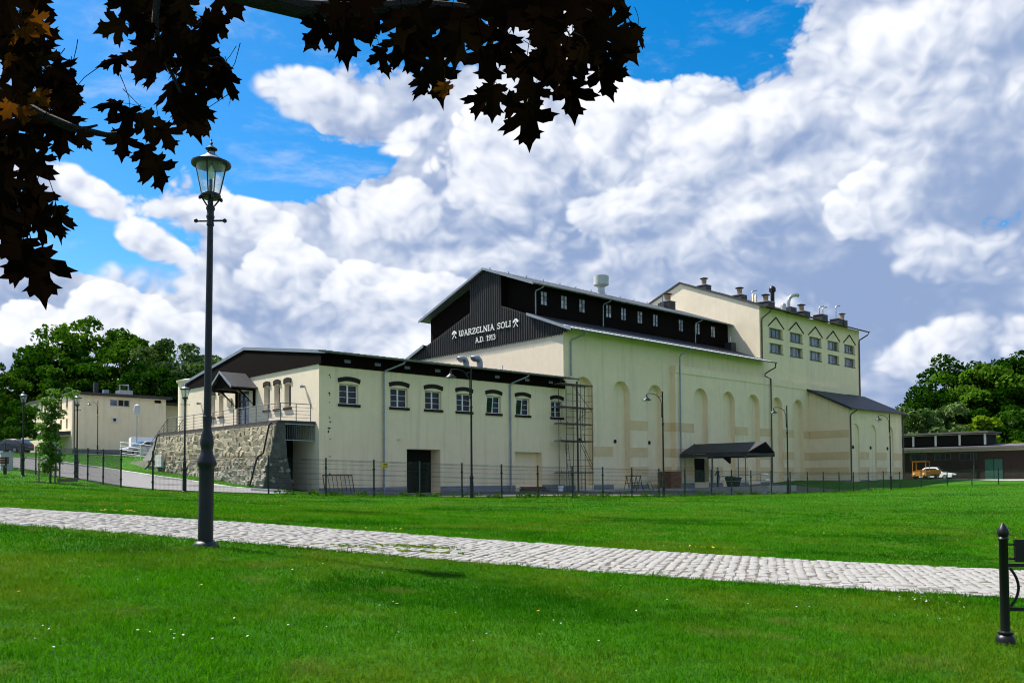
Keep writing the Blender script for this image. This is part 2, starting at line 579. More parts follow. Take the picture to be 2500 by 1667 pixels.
def lantern_glass():
    m = bpy.data.materials.new('lantern_glass')
    m.use_nodes = True
    t = NT(m.node_tree)
    b = t.n['Principled BSDF']
    b.inputs['Base Color'].default_value = (.85, .90, .90, 1)
    b.inputs['Roughness'].default_value = .12
    tr = t.new('ShaderNodeBsdfTransparent')
    tr.inputs[0].default_value = (.93, .96, .96, 1)
    mx = t.new('ShaderNodeMixShader')
    lw = t.new('ShaderNodeLayerWeight')
    lw.inputs[0].default_value = .35
    t.l.new(t.range(lw.outputs['Facing'], 0, 1, .10, .62, False), mx.inputs[0])
    t.l.new(tr.outputs[0], mx.inputs[1])
    t.l.new(b.outputs[0], mx.inputs[2])
    t.l.new(mx.outputs[0], t.n['Material Output'].inputs[0])
    M['lantern_glass'] = m


lantern_glass()


def leaf_mat(name, c0, c1, trans, rough=.5, scale=3., patches=None, spec=.3):
    """thin leaf: diffuse front plus light passing through"""
    m = bpy.data.materials.new(name)
    m.use_nodes = True
    t = NT(m.node_tree)
    b = t.n['Principled BSDF']
    b.inputs['Roughness'].default_value = rough
    b.inputs['Specular IOR Level'].default_value = spec
    at = t.new('ShaderNodeAttribute', attribute_name='tint')
    oi = t.new('ShaderNodeObjectInfo')
    geo = t.new('ShaderNodeNewGeometry')
    f = t.math('ADD', at.outputs['Fac'], t.math('MULTIPLY', t.math('SUBTRACT', oi.outputs['Random'], .5), .5))
    c = t.mix(t.math('ADD', f, 0, clamp=True), c0, c1)
    if patches:
        for pc, sc, lo, hi, amt in patches:
            c = t.mix(t.math('MULTIPLY', t.range(t.noise(geo.outputs['Position'], sc, 5, .6), lo, hi), amt), c, pc)
    t.l.new(c, b.inputs['Base Color'])
    tl = t.new('ShaderNodeBsdfTranslucent')
    t.l.new(t.vmath('MULTIPLY', c, (1.1, 1.15, .7)), tl.inputs[0])
    mx = t.new('ShaderNodeMixShader')
    mx.inputs[0].default_value = trans
    t.l.new(b.outputs[0], mx.inputs[1])
    t.l.new(tl.outputs[0], mx.inputs[2])
    t.l.new(mx.outputs[0], t.n['Material Output'].inputs[0])
    M[name] = m


leaf_mat('grass', (.006, .070, .001), (.062, .235, .003), .35, .5, patches=[((.100, .165, .008), .45, .44, .64, .75), ((.004, .066, .001), .27, .48, .62, .75), ((.19, .19, .05), 1.5, .55, .72, .50), ((.005, .052, .001), 3.5, .56, .72, .5)], spec=0.)
leaf_mat('tree_leaf_deep', (.005, .026, .001), (.022, .066, .004), .25, .6, spec=0.)
leaf_mat('tree_leaf_dark', (.010, .045, .003), (.040, .110, .008), .28, .6, spec=0.)
leaf_mat('tree_leaf_mid', (.018, .070, .004), (.070, .150, .012), .3, .6, spec=0.)
leaf_mat('tree_leaf_grey', (.045, .095, .025), (.115, .180, .060), .25, .6, spec=0.)
leaf_mat('tree_leaf_lime', (.06, .13, .006), (.16, .25, .014), .3, .6, spec=0.)
leaf_mat('young_leaf', (.045, .13, .008), (.13, .24, .025), .4, .45)
leaf_mat('maple_purple', (.005, .0026, .0018), (.015, .0110, .0038), .32, .7, spec=0.)
leaf_mat('maple_orange', (.09, .030, .004), (.20, .10, .008), .6, .6, spec=0.)
leaf_mat('petal_white', (.75, .75, .70), (.85, .85, .8), .2, .6)
leaf_mat('petal_yellow', (.75, .50, .02), (.85, .65, .04), .2, .6)

# ground under the lawn
m = bpy.data.materials.new('lawn')
m.use_nodes = True
t = NT(m.node_tree)
pos = t.new('ShaderNodeNewGeometry').outputs['Position']
c = t.mix(t.range(t.noise(pos, .35, 6, .6), .35, .65), (.012, .090, .001), (.036, .155, .002))
c = t.mix(t.range(t.noise(pos, 9, 5, .7), .42, .7), c, (.055, .155, .004))
c = t.mix(t.math('MULTIPLY', t.range(t.noise(pos, 45, 4, .7), .45, .7), .6), c, (.008, .055, .001))
c = t.mix(t.math('MULTIPLY', t.range(t.noise(pos, .9, 4, .6), .55, .75), .5), c, (.09, .15, .01))
b = t.n['Principled BSDF']
t.l.new(c, b.inputs['Base Color'])
b.inputs['Roughness'].default_value = .9
b.inputs['Specular IOR Level'].default_value = .1
bn = t.new('ShaderNodeBump')
bn.inputs['Strength'].default_value = .9
bn.inputs['Distance'].default_value = .05
t.l.new(t.noise(pos, 22, 5, .7), bn.inputs['Height'])
t.l.new(bn.outputs[0], b.inputs['Normal'])
M['lawn'] = m


# ------------------------------------------------------------------ terrain (heights relative to the lens, metres)
C0 = Vector((-11.968, 53.0, 0))
dl = Vector((math.cos(YAW), math.sin(YAW), 0))
dg = Vector((-math.sin(YAW), math.cos(YAW), 0))


def uvw(u, v, z=0.):
    p = C0 + dl * u + dg * v
    return Vector((p.x, p.y, z))


CP = np.array([(21, 66.5, -1.62), (26, 71.5, -1.70), (31, 76.0, -1.66), (16, 62, -1.5), (35, 79, -1.45), (0.00, 0.00, -1.02), (5.00, 2.00, -1.14), (-5.00, 2.00, -0.78), (5.00, 7.50, -1.12), (3.13, 5.47, -1.08), (-3.33, 9.29, -0.72), (-0.20, 9.00, -0.90), (-0.30, 12.00, -0.87), (-6.50, 10.80, -0.55), (-8.50, 14.20, -0.47), (12.00, 10.00, -1.25), (-13.00, 9.00, -0.30), (12.00, 25.00, -1.20), (0.00, 25.00, -0.97), (-8.00, 25.00, -0.65), (-16.00, 26.00, -0.20), (0.00, -25.00, -1.10), (-25.00, -15.00, -0.20), (25.00, -15.00, -1.50), (30.00, 30.00, -1.35), (-35.00, 30.00, 0.60), (-28.20, 49.60, 0.55), (-26.80, 48.10, 0.39), (-21.50, 42.00, 0.06), (-18.80, 39.40, -0.15), (-16.70, 36.50, -0.27), (-14.70, 35.00, -0.40), (-10.10, 35.40, -0.61), (-7.80, 35.90, -0.71), (-4.15, 38.50, -0.82), (-0.50, 39.70, -0.95), (3.10, 43.50, -1.02), (8.20, 47.50, -1.13), (12.50, 52.50, -1.17), (17.50, 57.80, -1.24), (23.00, 63.30, -1.30), (28.00, 68.50, -1.30), (32.00, 73.00, -1.22), (38.90, 75.50, -1.13), (43.60, 76.00, -1.05), (-11.63, 52.64, -0.85), (-3.62, 60.18, -1.00), (4.39, 67.72, -1.05), (10.94, 73.89, -1.02), (21.48, 83.12, -1.00), (28.76, 89.98, -0.60), (35.18, 91.91, -0.62), (46.02, 99.36, -0.45), (-16.11, 51.85, -0.35), (-21.59, 57.67, 0.30), (-27.07, 63.50, 0.80), (-11.54, 67.14, -0.80), (10.30, 87.70, -0.80), (53.55, 114.70, -0.58), (67.48, 107.21, -0.60), (-35.62, 66.44, 2.00), (-25.26, 81.70, 1.50), (-59.20, 114.97, 3.25), (-74.70, 131.28, 3.60), (-50.88, 123.50, 3.30), (-40.00, 60.00, 1.30), (-32.60, 75.00, 1.95), (-90.00, 110.00, 3.80), (-100.00, 60.00, 3.00), (100.00, 110.00, -0.60), (120.00, 60.00, -1.20), (0.00, 200.00, 2.00), (-120.00, 220.00, 6.00), (120.00, 220.00, 2.00), (-60.00, -40.00, 0.50), (60.00, -40.00, -1.60)])


def _fit(C, lam=.3):
    n = len(C)
    P = C[:, :2]
    d = np.hypot(P[:, None, 0] - P[None, :, 0], P[:, None, 1] - P[None, :, 1])
    A = np.zeros((n + 3, n + 3))
    A[:n, :n] = d ** 2 * np.log(d + 1e-9) + np.eye(n) * lam
    A[:n, n] = 1
    A[:n, n + 1:] = P
    A[n, :n] = 1
    A[n + 1:, :n] = P.T
    return np.linalg.solve(A, np.r_[C[:, 2], 0, 0, 0])


_W = _fit(CP)


def GZ(x, y):
    """ground height at arrays of points"""
    x = np.atleast_1d(np.asarray(x, float))
    y = np.atleast_1d(np.asarray(y, float))
    out = np.empty(x.shape)
    xf, yf, of = x.ravel(), y.ravel(), out.ravel()
    r = np.hypot(xf, yf - 50)
    s = np.minimum(1, 190 / np.maximum(r, 1))              # beyond 190 m the land runs out flat from there
    xe, ye = xf * s, 50 + (yf - 50) * s
    for i in range(0, len(xf), 40000):
        a, b = xe[i:i + 40000], ye[i:i + 40000]
        d2 = (a[:, None] - CP[:, 0]) ** 2 + (b[:, None] - CP[:, 1]) ** 2
        of[i:i + 40000] = (d2 * .5 * np.log(d2 + 1e-12)) @ _W[:-3] + _W[-3] + _W[-2] * a + _W[-1] * b
    return of.reshape(x.shape)


def gz(x, y):
    return float(GZ(x, y)[0])


def step_axis(segs):
    out = []
    for a, b, s in segs:
        out += list(np.arange(a, b, s))
    return np.array(out + [segs[-1][1]])


gx = step_axis([(-3000, -400, 260), (-400, -120, 28), (-120, -24, 3), (-24, 24, .5), (24, 100, 2.5), (100, 400, 30), (400, 3000, 260)])
gy = step_axis([(-400, -60, 34), (-60, 0, 4), (0, 60, .5), (60, 150, 2.5), (150, 400, 25), (400, 3000, 260)])
GX, GY = np.meshgrid(gx, gy)
GV = np.stack([GX, GY, GZ(GX, GY)], -1).reshape(-1, 3)
nx, ny = len(gx), len(gy)
ii = (np.arange(ny - 1)[:, None] * nx + np.arange(nx - 1)[None]).ravel()
ground = np_mesh('ground', GV, np.stack([ii, ii + 1, ii + nx + 1, ii + nx], 1), 'lawn', quads=True)
tag(ground, 'green lawn rolling from the camera to the buildings', kind='structure')


def drape(name, left, right, mat, lift, n=90, m=14, kind='structure'):
    """sheet between two polylines, laid just above the terrain"""
    def resample(pl):
        pl = np.array(pl, float)
        s = np.r_[0, np.cumsum(np.hypot(*np.diff(pl, axis=0).T))]
        q = np.linspace(0, s[-1], n)
        return np.stack([np.interp(q, s, pl[:, 0]), np.interp(q, s, pl[:, 1])], 1)
    L, R = resample(left), resample(right)
    t = np.linspace(0, 1, m)[None, :, None]
    P = L[:, None] * (1 - t) + R[:, None] * t
    z = GZ(P[..., 0], P[..., 1]) + lift
    V = np.concatenate([P, z[..., None]], -1).reshape(-1, 3)
    k = (np.arange(n - 1)[:, None] * m + np.arange(m - 1)[None]).ravel()
    o = np_mesh(name, V, np.stack([k, k + 1, k + m + 1, k + m], 1), mat, quads=True)
    return tag(o, kind=kind)


DRIVE_TOP = [(-75, 84), (-45, 68), (-36, 63.5), (-32.7, 61.9), (-28.6, 59.6), (-25, 55.2), (-21.7, 51.9), (-18.9, 49.8), (-16.75, 47.4), (-14.8, 44.6), (-12.6, 41.9), (-10.6, 41.4)]
DRIVE_BOT = [(-78, 76), (-48, 62), (-38, 58.8), (-33.2, 56.6), (-28.6, 51.4), (-24.6, 46.6), (-21.2, 42.6), (-18.9, 40.0), (-16.7, 37.2), (-14.6, 35.8), (-12.2, 35.9), (-10.2, 36.4)]
drive = drive_o = drape('road', DRIVE_TOP, DRIVE_BOT, 'asphalt', .035)
tag(drive, 'pale grey asphalt drive curving up to the yellow building')
# kerb stones along the upper edge of the drive
kr = np.array(DRIVE_TOP)
ks = np.r_[0, np.cumsum(np.hypot(*np.diff(kr, axis=0).T))]
kn = 0
s0 = ks[2]
kproto = MB().box(-.49, .49, -.075, .075, -.12, .13).mesh('kerb_stone', 'kerb')
while s0 < ks[-1] - 1:
    xa, ya = np.interp(s0, ks, kr[:, 0]), np.interp(s0, ks, kr[:, 1])
    xb, yb = np.interp(s0 + 1, ks, kr[:, 0]), np.interp(s0 + 1, ks, kr[:, 1])
    za, zb = gz(xa, ya), gz(xb, yb)
    o = link('kerb_stone', kproto, drive, ((xa + xb) / 2, (ya + yb) / 2, (za + zb) / 2 + .02))
    o.rotation_euler = (0, -math.atan2(zb - za, 1), math.atan2(yb - ya, xb - xa))
    s0 += 1.0
yard = drape('yard', [uvw(-2.4, -.05)[:2], uvw(22, -.05)[:2], uvw(52, -.6)[:2]], [uvw(-2.4, -8.5)[:2], uvw(22, -10.5)[:2], uvw(52, -12)[:2]], 'yard_gravel', .03, 70, 14)
tag(yard, 'dark gravel yard strewn with weeds along the long facade')
yard2 = drape('paved_yard', [uvw(76, -8)[:2], uvw(94.5, -8)[:2]], [uvw(76, -27)[:2], uvw(94.5, -27)[:2]], 'concrete', .03, 20, 20)
tag(yard2, 'pale concrete apron in front of the low brick shed')
apron = drape('forecourt', [(-75, 100), (-62, 106), (-45, 121), (-36, 128)], [(-66, 72), (-42, 76), (-30, 84), (-16, 92)], 'asphalt', .04, 30, 20)
tag(apron, 'grey forecourt where cars park below the yellow building')

# ------------------------------------------------------------------ cobbled path
PN = np.array([(-16, 13.6), (-11, 12.35), (-6.51, 10.92), (-5.0, 10.5), (-3.55, 10.0), (-2.06, 9.55), (-.22, 8.95), (1.67, 8.36), (2.89, 8.02), (4.37, 7.66), (8, 6.75), (13, 5.6)])
pns = np.r_[0, np.cumsum(np.hypot(*np.diff(PN, axis=0).T))]


def near_edge(s):
    return np.interp(s, pns, PN[:, 0]), np.interp(s, pns, PN[:, 1])


def path_w(x):
    return np.clip(2.78 - .031 * x, 2.5, 3.15)


PNX, PNY = .287, .958


def path_side(x, y):
    """distance across the path measured from its near edge (vectorised, slightly approximate)"""
    yn = np.interp(x - PNX * (y - np.interp(x, PN[:, 0], PN[:, 1])), PN[:, 0], PN[:, 1])
    return (y - yn) / PNY * .985


nn = 80
pe = [near_edge(s) for s in np.linspace(0, pns[-1], nn)]
path = drape('path', [(x, y) for x, y in pe], [(x + PNX * path_w(x), y + PNY * path_w(x)) for x, y in pe], 'sett_joint', .012, 120, 16)
tag(path, 'pale granite cobbled path crossing the lawn')
SET = .100


def sett_rings(w, l, h, rnd):
    """four-sided stone with worn shoulders, base ring / shoulder ring / top ring"""
    j = lambda a: rnd.uniform(-a, a)
    base = [(-w / 2 + j(.009), -l / 2 + j(.009)), (w / 2 + j(.009), -l / 2 + j(.009)), (w / 2 + j(.009), l / 2 + j(.009)), (-w / 2 + j(.009), l / 2 + j(.009))]
    tilt = (j(.03), j(.03))
    return [(x, y, -.04) for x, y in base] + [(x * .99, y * .99, h - .005 + x * tilt[0] + y * tilt[1]) for x, y in base] + [(x * .90, y * .90, h + x * tilt[0] + y * tilt[1]) for x, y in base]


SETT_F = [(0, 1, 5, 4), (1, 2, 6, 5), (2, 3, 7, 6), (3, 0, 4, 7), (4, 5, 9, 8), (5, 6, 10, 9), (6, 7, 11, 10), (7, 4, 8, 11), (8, 9, 10, 11)]
sett_meshes = []
for k in range(14):
    q = MB()
    q.v = sett_rings(SET - .004 + random.uniform(-.012, .010), SET - .004 + random.uniform(-.014, .016), .016, random)
    q.f = list(SETT_F)
    sett_meshes.append(q.mesh('sett', 'sett'))
cells = []
s = 0.
row = 0
while s < pns[-1]:
    x0, y0 = near_edge(s)
    x1, y1 = near_edge(min(s + .3, pns[-1]))
    ang = math.atan2(y1 - y0, x1 - x0)
    w = float(path_w(x0))
    t = -.02 + (SET * .5 if row % 2 else 0) + random.uniform(-.02, .02)
    while t < w:
        l = SET * random.uniform(.78, 1.28)
        cx, cy = x0 + PNX * (t + l / 2), y0 + PNY * (t + l / 2)
        cells.append((cx + random.uniform(-.013, .013), cy + random.uniform(-.008, .008), ang + random.uniform(-.09, .09), l))
        t += l
    s += SET * random.uniform(.90, 1.14)
    row += 1
cells = np.array(cells)
cz = GZ(cells[:, 0], cells[:, 1])
az_ = np.arctan2(cells[:, 0], cells[:, 1])
dist = np.hypot(cells[:, 0], cells[:, 1])
order = np.argsort(np.where(np.abs(az_) < .54, dist, 1e9))
near_set = set(order[:300].tolist())
bv, bf = [], []
for i, (x, y, a, l) in enumerate(cells):
    if i in near_set:
        o = link('sett', random.choice(sett_meshes), path, (x, y, float(cz[i]) + random.uniform(-.005, .005)), a + random.choice((0, math.pi / 2, math.pi)))
    else:
        k = len(bv)
        c, sn = math.cos(a), math.sin(a)
        for px, py, pz in sett_rings(SET - .003 + random.uniform(-.012, .008), l - .003, .016 + random.uniform(-.004, .004), random):
            bv.append((x + c * px - sn * py, y + sn * px + c * py, cz[i] + pz))
        bf += [tuple(k + n for n in fc) for fc in SETT_F]
o = np_mesh('setts', bv, bf, 'sett', path, quads=True)
tag(o, kind='stuff')


# ------------------------------------------------------------------ grass
def in_poly(x, y, poly):
    poly = np.asarray(poly, float)
    r = np.zeros(x.shape, bool)
    j = len(poly) - 1
    for i in range(len(poly)):
        xi, yi = poly[i]
        xj, yj = poly[j]
        hit = ((yi > y) != (yj > y)) & (x < (xj - xi) * (y - yi) / (yj - yi + 1e-12) + xi)
        r ^= hit
        j = i
    return r


def lawn_ok(x, y, edge):
    q = path_side(x, y)
    ok = ~((q > -edge) & (q < path_w(x) + edge))
    ok &= ~in_poly(x, y, DRIVE_TOP + DRIVE_BOT[::-1])
    u = (x - C0.x) * dl.x + (y - C0.y) * dl.y
    v = (x - C0.x) * dg.x + (y - C0.y) * dg.y
    ok &= ~((u > -3.6) & (u < 52) & (v > -10 - .03 * u) & (v < 24))
    ok &= ~((u >= 52) & (u < 76) & (v > -5.2) & (v < 24))
    return ok


def blades(r0, r1, dens, power, wid, hgt, seg, seed, halfang=.70):
    g = np.random.default_rng(seed)
    # density dens*(r0/r)^power per square metre
    n = int(2 * halfang * dens * (math.log(r1 / r0) * r0 ** 2 if power == 2 else (r1 ** 2 - r0 ** 2) / 2))
    uu = g.random(n)
    r = r0 * (r1 / r0) ** uu if power == 2 else np.sqrt(r0 ** 2 + uu * (r1 ** 2 - r0 ** 2))
    a = (g.random(n) * 2 - 1) * halfang
    x, y = r * np.sin(a), r * np.cos(a)
    # clumping: pull points a little towards random tuft centres
    k = lawn_ok(x, y, g.normal(.015, .025, n))
    x, y, r = x[k], y[k], r[k]
    n = len(x)
    z = GZ(x, y) + .005
    pat = (np.sin(x * 1.7 + 1.3 * np.sin(y * 1.1)) + np.sin(y * 2.3 + 1.7 * np.sin(x * .9)) + np.sin((x + y) * .6)) / 3
    q = path_side(x, y)
    edge = np.exp(-np.minimum(np.abs(q), np.abs(q - path_w(x))) / .16)
    lump = .5 + .5 * np.sin(x * 9.1 + 2.1 * np.sin(y * 6.3)) * np.sin(y * 8.3 + 1.9 * np.sin(x * 5.1))
    h = hgt * (.5 + .75 * g.random(n) ** 1.6) * (1 + .25 * pat) * (1 + .55 * edge) * (.62 + .8 * lump)
    tall = g.random(n) < .02
    h = np.where(tall, h * 1.9, h)
    w = wid * (.6 + .8 * g.random(n)) * np.maximum(1, (r / r0) ** .85 if power == 2 else 1)
    th = g.random(n) * 2 * math.pi
    lean = g.random(n) ** .6 * 1.5
    ph = g.random(n) * 2 * math.pi
    dx, dy = np.cos(ph) * lean, np.sin(ph) * lean
    cx, cy = np.cos(th) * w / 2, np.sin(th) * w / 2
    hz = h / np.sqrt(1 + .35 * lean ** 2)
    b0 = np.stack([x - cx, y - cy, z], 1)
    b1 = np.stack([x + cx, y + cy, z], 1)
    tip = np.stack([x + dx * h, y + dy * h, z + hz * (1 - .28 * lean)], 1)
    tint = np.clip(.42 + .24 * g.standard_normal(n) + .20 * pat + np.where(tall, .3, 0) + np.where(g.random(n) < .10, .5, 0), 0, 1)
    if seg == 1:
        V = np.stack([b0, b1, tip], 1).reshape(-1, 3)
        T = np.arange(3 * n).reshape(-1, 3)
        return V, T, np.repeat(tint, 3)
    m0 = np.stack([x - cx * .8 + dx * h * .36, y - cy * .8 + dy * h * .36, z + hz * .58], 1)
    m1 = np.stack([x + cx * .8 + dx * h * .36, y + cy * .8 + dy * h * .36, z + hz * .58], 1)
    V = np.stack([b0, b1, m0, m1, tip], 1).reshape(-1, 3)
    k = np.arange(n)[:, None] * 5
    T = np.concatenate([k + [[0, 1, 3]], k + [[0, 3, 2]], k + [[2, 3, 4]]], 0)
    return V, T, np.repeat(tint, 5)


def join(parts):
    V, T, A, off = [], [], [], 0
    for v, t, a in parts:
        V.append(v)
        T.append(t + off)
        A.append(a)
        off += len(v)
    return np.concatenate(V), np.concatenate(T), np.concatenate(A)


gv, gt, ga = join([blades(2.4, 6.5, 7000, 0, .0038, .036, 3, 1), blades(6.5, 13, 6600, 2, .0042, .038, 3, 2), blades(13, 88, 1700, 2, .0095, .048, 1, 3)])
grass = np_mesh('grass', gv, gt, 'grass', attr=ga)
tag(grass, 'short mown green grass with paler tufts on the lawn', 'grass', kind='stuff')


def flowers(name, spots, mat, label, size):
    q = MB()
    for x, y, s_, hh in spots:
        z = gz(x, y) + hh
        a0 = random.uniform(0, 1)
        tx, ty = random.uniform(-.35, .35), random.uniform(-.35, .35)
        ring = []
        for k in range(10):
            rr = size * s_ * (1 if k % 2 == 0 else .62)
            an = a0 + k * math.pi / 5
            px, py = rr * math.cos(an), rr * math.sin(an)
            ring.append((x + px, y + py, z + px * tx + py * ty))
        c_ = (x, y, z + size * .25)
        for k in range(10):
            q.face([c_, ring[k], ring[(k + 1) % 10]])
    o = q.build(name, mat)
    return tag(o, label, 'flowers', kind='stuff')


def scatter(px, py, n, sx, sy):
    """flower spots around a patch on the lawn"""
    out = []
    while len(out) < n:
        x, y = random.gauss(px, sx), random.gauss(py, sy)
        if lawn_ok(np.array([x]), np.array([y]), .05)[0]:
            out.append((x, y, random.uniform(.7, 1.15), random.uniform(.03, .045)))
    return out


white = scatter(-1.95, 4.75, 12, .3, .12) + scatter(-.35, 5.0, 8, .5, .3) + scatter(3.45, 7.2, 14, .10, .07) + scatter(2.7, 6.6, 7, .5, .3) + scatter(-1, 5.6, 8, 1.6, .6) + scatter(1.2, 6.4, 7, 1.8, .8) + scatter(-2, 7.6, 12, 1.3, .6) + scatter(6, 17, 14, 5, 3) + scatter(-4, 19, 12, 4, 3)
yellow = scatter(-6.9, 15.2, 22, .22, .16) + scatter(-9, 19.5, 20, 1.2, .9) + scatter(2.6, 11.9, 12, .3, .12) + scatter(-1.6, 13.1, 10, .3, .2) + scatter(7.5, 15, 22, 1.8, 1.4) + scatter(-5, 22, 18, 3.5, 2) + scatter(-3, 6.4, 4, 1.4, .6)
flowers('daisies', white, 'petal_white', 'scattered white daisies in the mown lawn', .0080)
flowers('hawkbit', yellow, 'petal_yellow', 'small yellow flowers dotted over the lawn', .016)


# ------------------------------------------------------------------ the salt works: four joined blocks, local axes u (along the long facade), v (back), z
def block(name, label, cat):
    return thing(name, label, cat, C0, YAW)


annex = block('annex_building', 'low cream annex with dark timber gable and a row of seven white-framed windows', 'building')
hall = block('hall_building', 'tall cream hall with dark boarded gable lettered in white', 'building')
tower = block('end_block', 'tallest cream block with paired windows under chevrons and rooftop flues', 'building')
lean = block('side_extension', 'cream lean-to with shallow arches and dark sloping roof at the far end', 'building')
GB = -1.6     # walls run below grade


# shared window pieces -------------------------------------------------
def pane_mesh(w, h, mat, d=.008):
    return MB().box(-w / 2, w / 2, -d, d, -h / 2, h / 2).mesh('pane', mat)


def window_v(parent, u0, u1, z0, z1, v, nx, nz, mat, frame='white_frame', fw=.06, mull=.11, bar=.024, tilt=False, d=.05, share={}):
    """casement in a wall facing -v: frame mesh with separate panes"""
    w, h = u1 - u0, z1 - z0
    q = MB()
    q.box(u0, u0 + fw, v, v + d, z0, z1)
    q.box(u1 - fw, u1, v, v + d, z0, z1)
    q.box(u0 + fw, u1 - fw, v, v + d, z0, z0 + fw)
    q.box(u0 + fw, u1 - fw, v, v + d, z1 - fw, z1)
    xs = np.linspace(u0 + fw, u1 - fw, nx + 1)
    zs = np.linspace(z0 + fw, z1 - fw, nz + 1)
    for k in range(1, nx):
        q.box(xs[k] - mull / 2, xs[k] + mull / 2, v - .01, v + d, z0 + fw, z1 - fw)
    for k in range(1, nz):
        for i in range(nx):
            a = xs[i] + (mull / 2 if i else 0)
            b_ = xs[i + 1] - (mull / 2 if i < nx - 1 else 0)
            q.box(a, b_, v + .004, v + d - .012, zs[k] - bar / 2, zs[k] + bar / 2)
    win = q.build('window', frame, parent)
    key = (round(w, 2), round(h, 2), nx, nz, mat)
    if key not in share:
        share[key] = pane_mesh((w - 2 * fw) / nx - .004, (h - 2 * fw) / nz - .004, mat)
    for i in range(nx):
        for k in range(nz):
            o = link('pane', share[key], win, ((xs[i] + xs[i + 1]) / 2, v + .034, (zs[k] + zs[k + 1]) / 2))
            if tilt and i == 0:
                hgt = zs[k] - z0
                o.rotation_euler.x = .10
                o.location.y -= .10 * (hgt + .2)
    if tilt:
        s = MB()
        for a in (xs[0], xs[1] - .06):
            s.hexa([(a, v - .02, z0 + fw), (a + .06, v - .02, z0 + fw), (a + .06, v + .02, z0 + fw), (a, v + .02, z0 + fw), (a, v - .16, z1 - fw), (a + .06, v - .16, z1 - fw), (a + .06, v - .12, z1 - fw), (a, v - .12, z1 - fw)])
        s.box(xs[0] + .06, xs[1] - .06, v - .16, v - .12, z1 - fw - .06, z1 - fw)
        s.build('open_sash', frame, win)
    return win


def lintel_v(win, u0, u1, z, v, rise=.14, th=.27):
    """segmental brick head over a window"""
    n = 8
    lo = [(u0 + (u1 - u0) * k / n, z + rise * (1 - (2 * k / n - 1) ** 2)) for k in range(n + 1)]
    hi = [(u0 - .05 + (u1 - u0 + .1) * k / n, z + th + rise * (1 - (2 * k / n - 1) ** 2)) for k in range(n + 1)]
    MB().prism(lo + hi[::-1], fv(v), -.07, .02).build('lintel', 'brick_trim', win)


def gutter_v(parent, u0, u1, v, z, r=.085, mat='zinc', name='gutter'):
    prof = [(v + r * math.cos(t), z + r * math.sin(t)) for t in np.linspace(math.pi, 2 * math.pi, 9)]
    prof += [(v + r * .8 * math.cos(t), z + r * .8 * math.sin(t)) for t in np.linspace(2 * math.pi, math.pi, 9)]
    return MB().prism(prof, lambda a, b, d: (d, a, b), u0, u1).build(name, mat, parent, True)


def pipe(parent, pts, r=.06, mat='zinc', name='downpipe', n=10):
    o = MB().tube(pts, r, n).build(name, mat, parent, True)
    return o


def bracket(o, pts, r, mat='zinc'):
    q = MB()
    for x, y, z in pts:
        q.lathe([(r * 1.35, z - .03), (r * 1.35, z + .03)], 10, (x, y))
    return q.build('pipe_clip', mat, o)


# ================================================================= annex
A_WIN = [(1.45, 2.88), (5.37, 6.79), (8.26, 9.69), (11.06, 12.47), (13.9, 15.33), (16.87, 18.33), (20.7, 22.0)]
holes = [(rect(a, b, 4.80, 6.08), .26, False) for a, b in A_WIN]
holes += [(rect(6.7, 9.58, -.97, 2.03), 1.08, False), (rect(16.76, 19.62, -.70, 1.99), .55, True)]
MB().sheet([(0, GB), (22.17, GB), (22.17, 7.2), (0, 7.2)], holes, fv(0)).build('wall', 'plaster', annex)
# gable wall facing the terrace
G_WIN = [(3.49, 4.37), (4.95, 5.76), (6.37, 7.21), (13.52, 14.27), (14.94, 15.72)]
gh = [(rect(a, b, 4.74, 6.30), .42, True) for a, b in G_WIN] + [(rect(9.40, 11.40, 3.66, 6.30), .35, False)]
MB().sheet([(.001, GB), (20.0, GB), (20.0, 7.2), (.001, 7.2)], gh, fu(0)).build('wall', 'plaster_pale', annex)
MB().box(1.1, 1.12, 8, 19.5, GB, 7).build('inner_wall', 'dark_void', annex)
MB().box(5.9, 10.4, 1.10, 1.16, GB, 2.6).build('door', 'dark_void', annex)
# plinth pieces between the openings
for a, b in ((0, 6.7), (9.58, 16.76), (19.62, 22.17)):
    MB().box(a, b, -.035, .0, GB, -.52).build('plinth', 'plinth', annex)
for i, (a, b) in enumerate(A_WIN):
    w = window_v(annex, a + .005, b - .005, 4.80, 6.06, .20, 2, 3, 'glass', tilt=i in (4, 5))
    MB().box(a - .10, b + .10, -.10, .20, 4.63, 4.795).build('sill', 'brick_trim', w)
    lintel_v(w, a - .08, b + .08, 6.14, 0)
for a, b in G_WIN:
    w = MB().box(.30, .36, a + .03, b - .03, 4.78, 6.27).build('window', 'white_frame', annex)
    MB().box(.285, .298, a + .09, b - .09, 4.86, 6.20).build('pane', 'glass_grey', w)
    MB().box(-.09, .28, a - .08, b + .08, 4.60, 4.735).build('sill', 'brick_trim', w)
    n = 6
    lo = [(a - .05 + (b - a + .1) * k / n, 6.31 + .09 * (1 - (2 * k / n - 1) ** 2)) for k in range(n + 1)]
    hi = [(p - .0, z + .30) for p, z in lo]
    MB().prism(lo + hi[::-1], fu(0), -.07, .02).build('lintel', 'brick_trim', w)
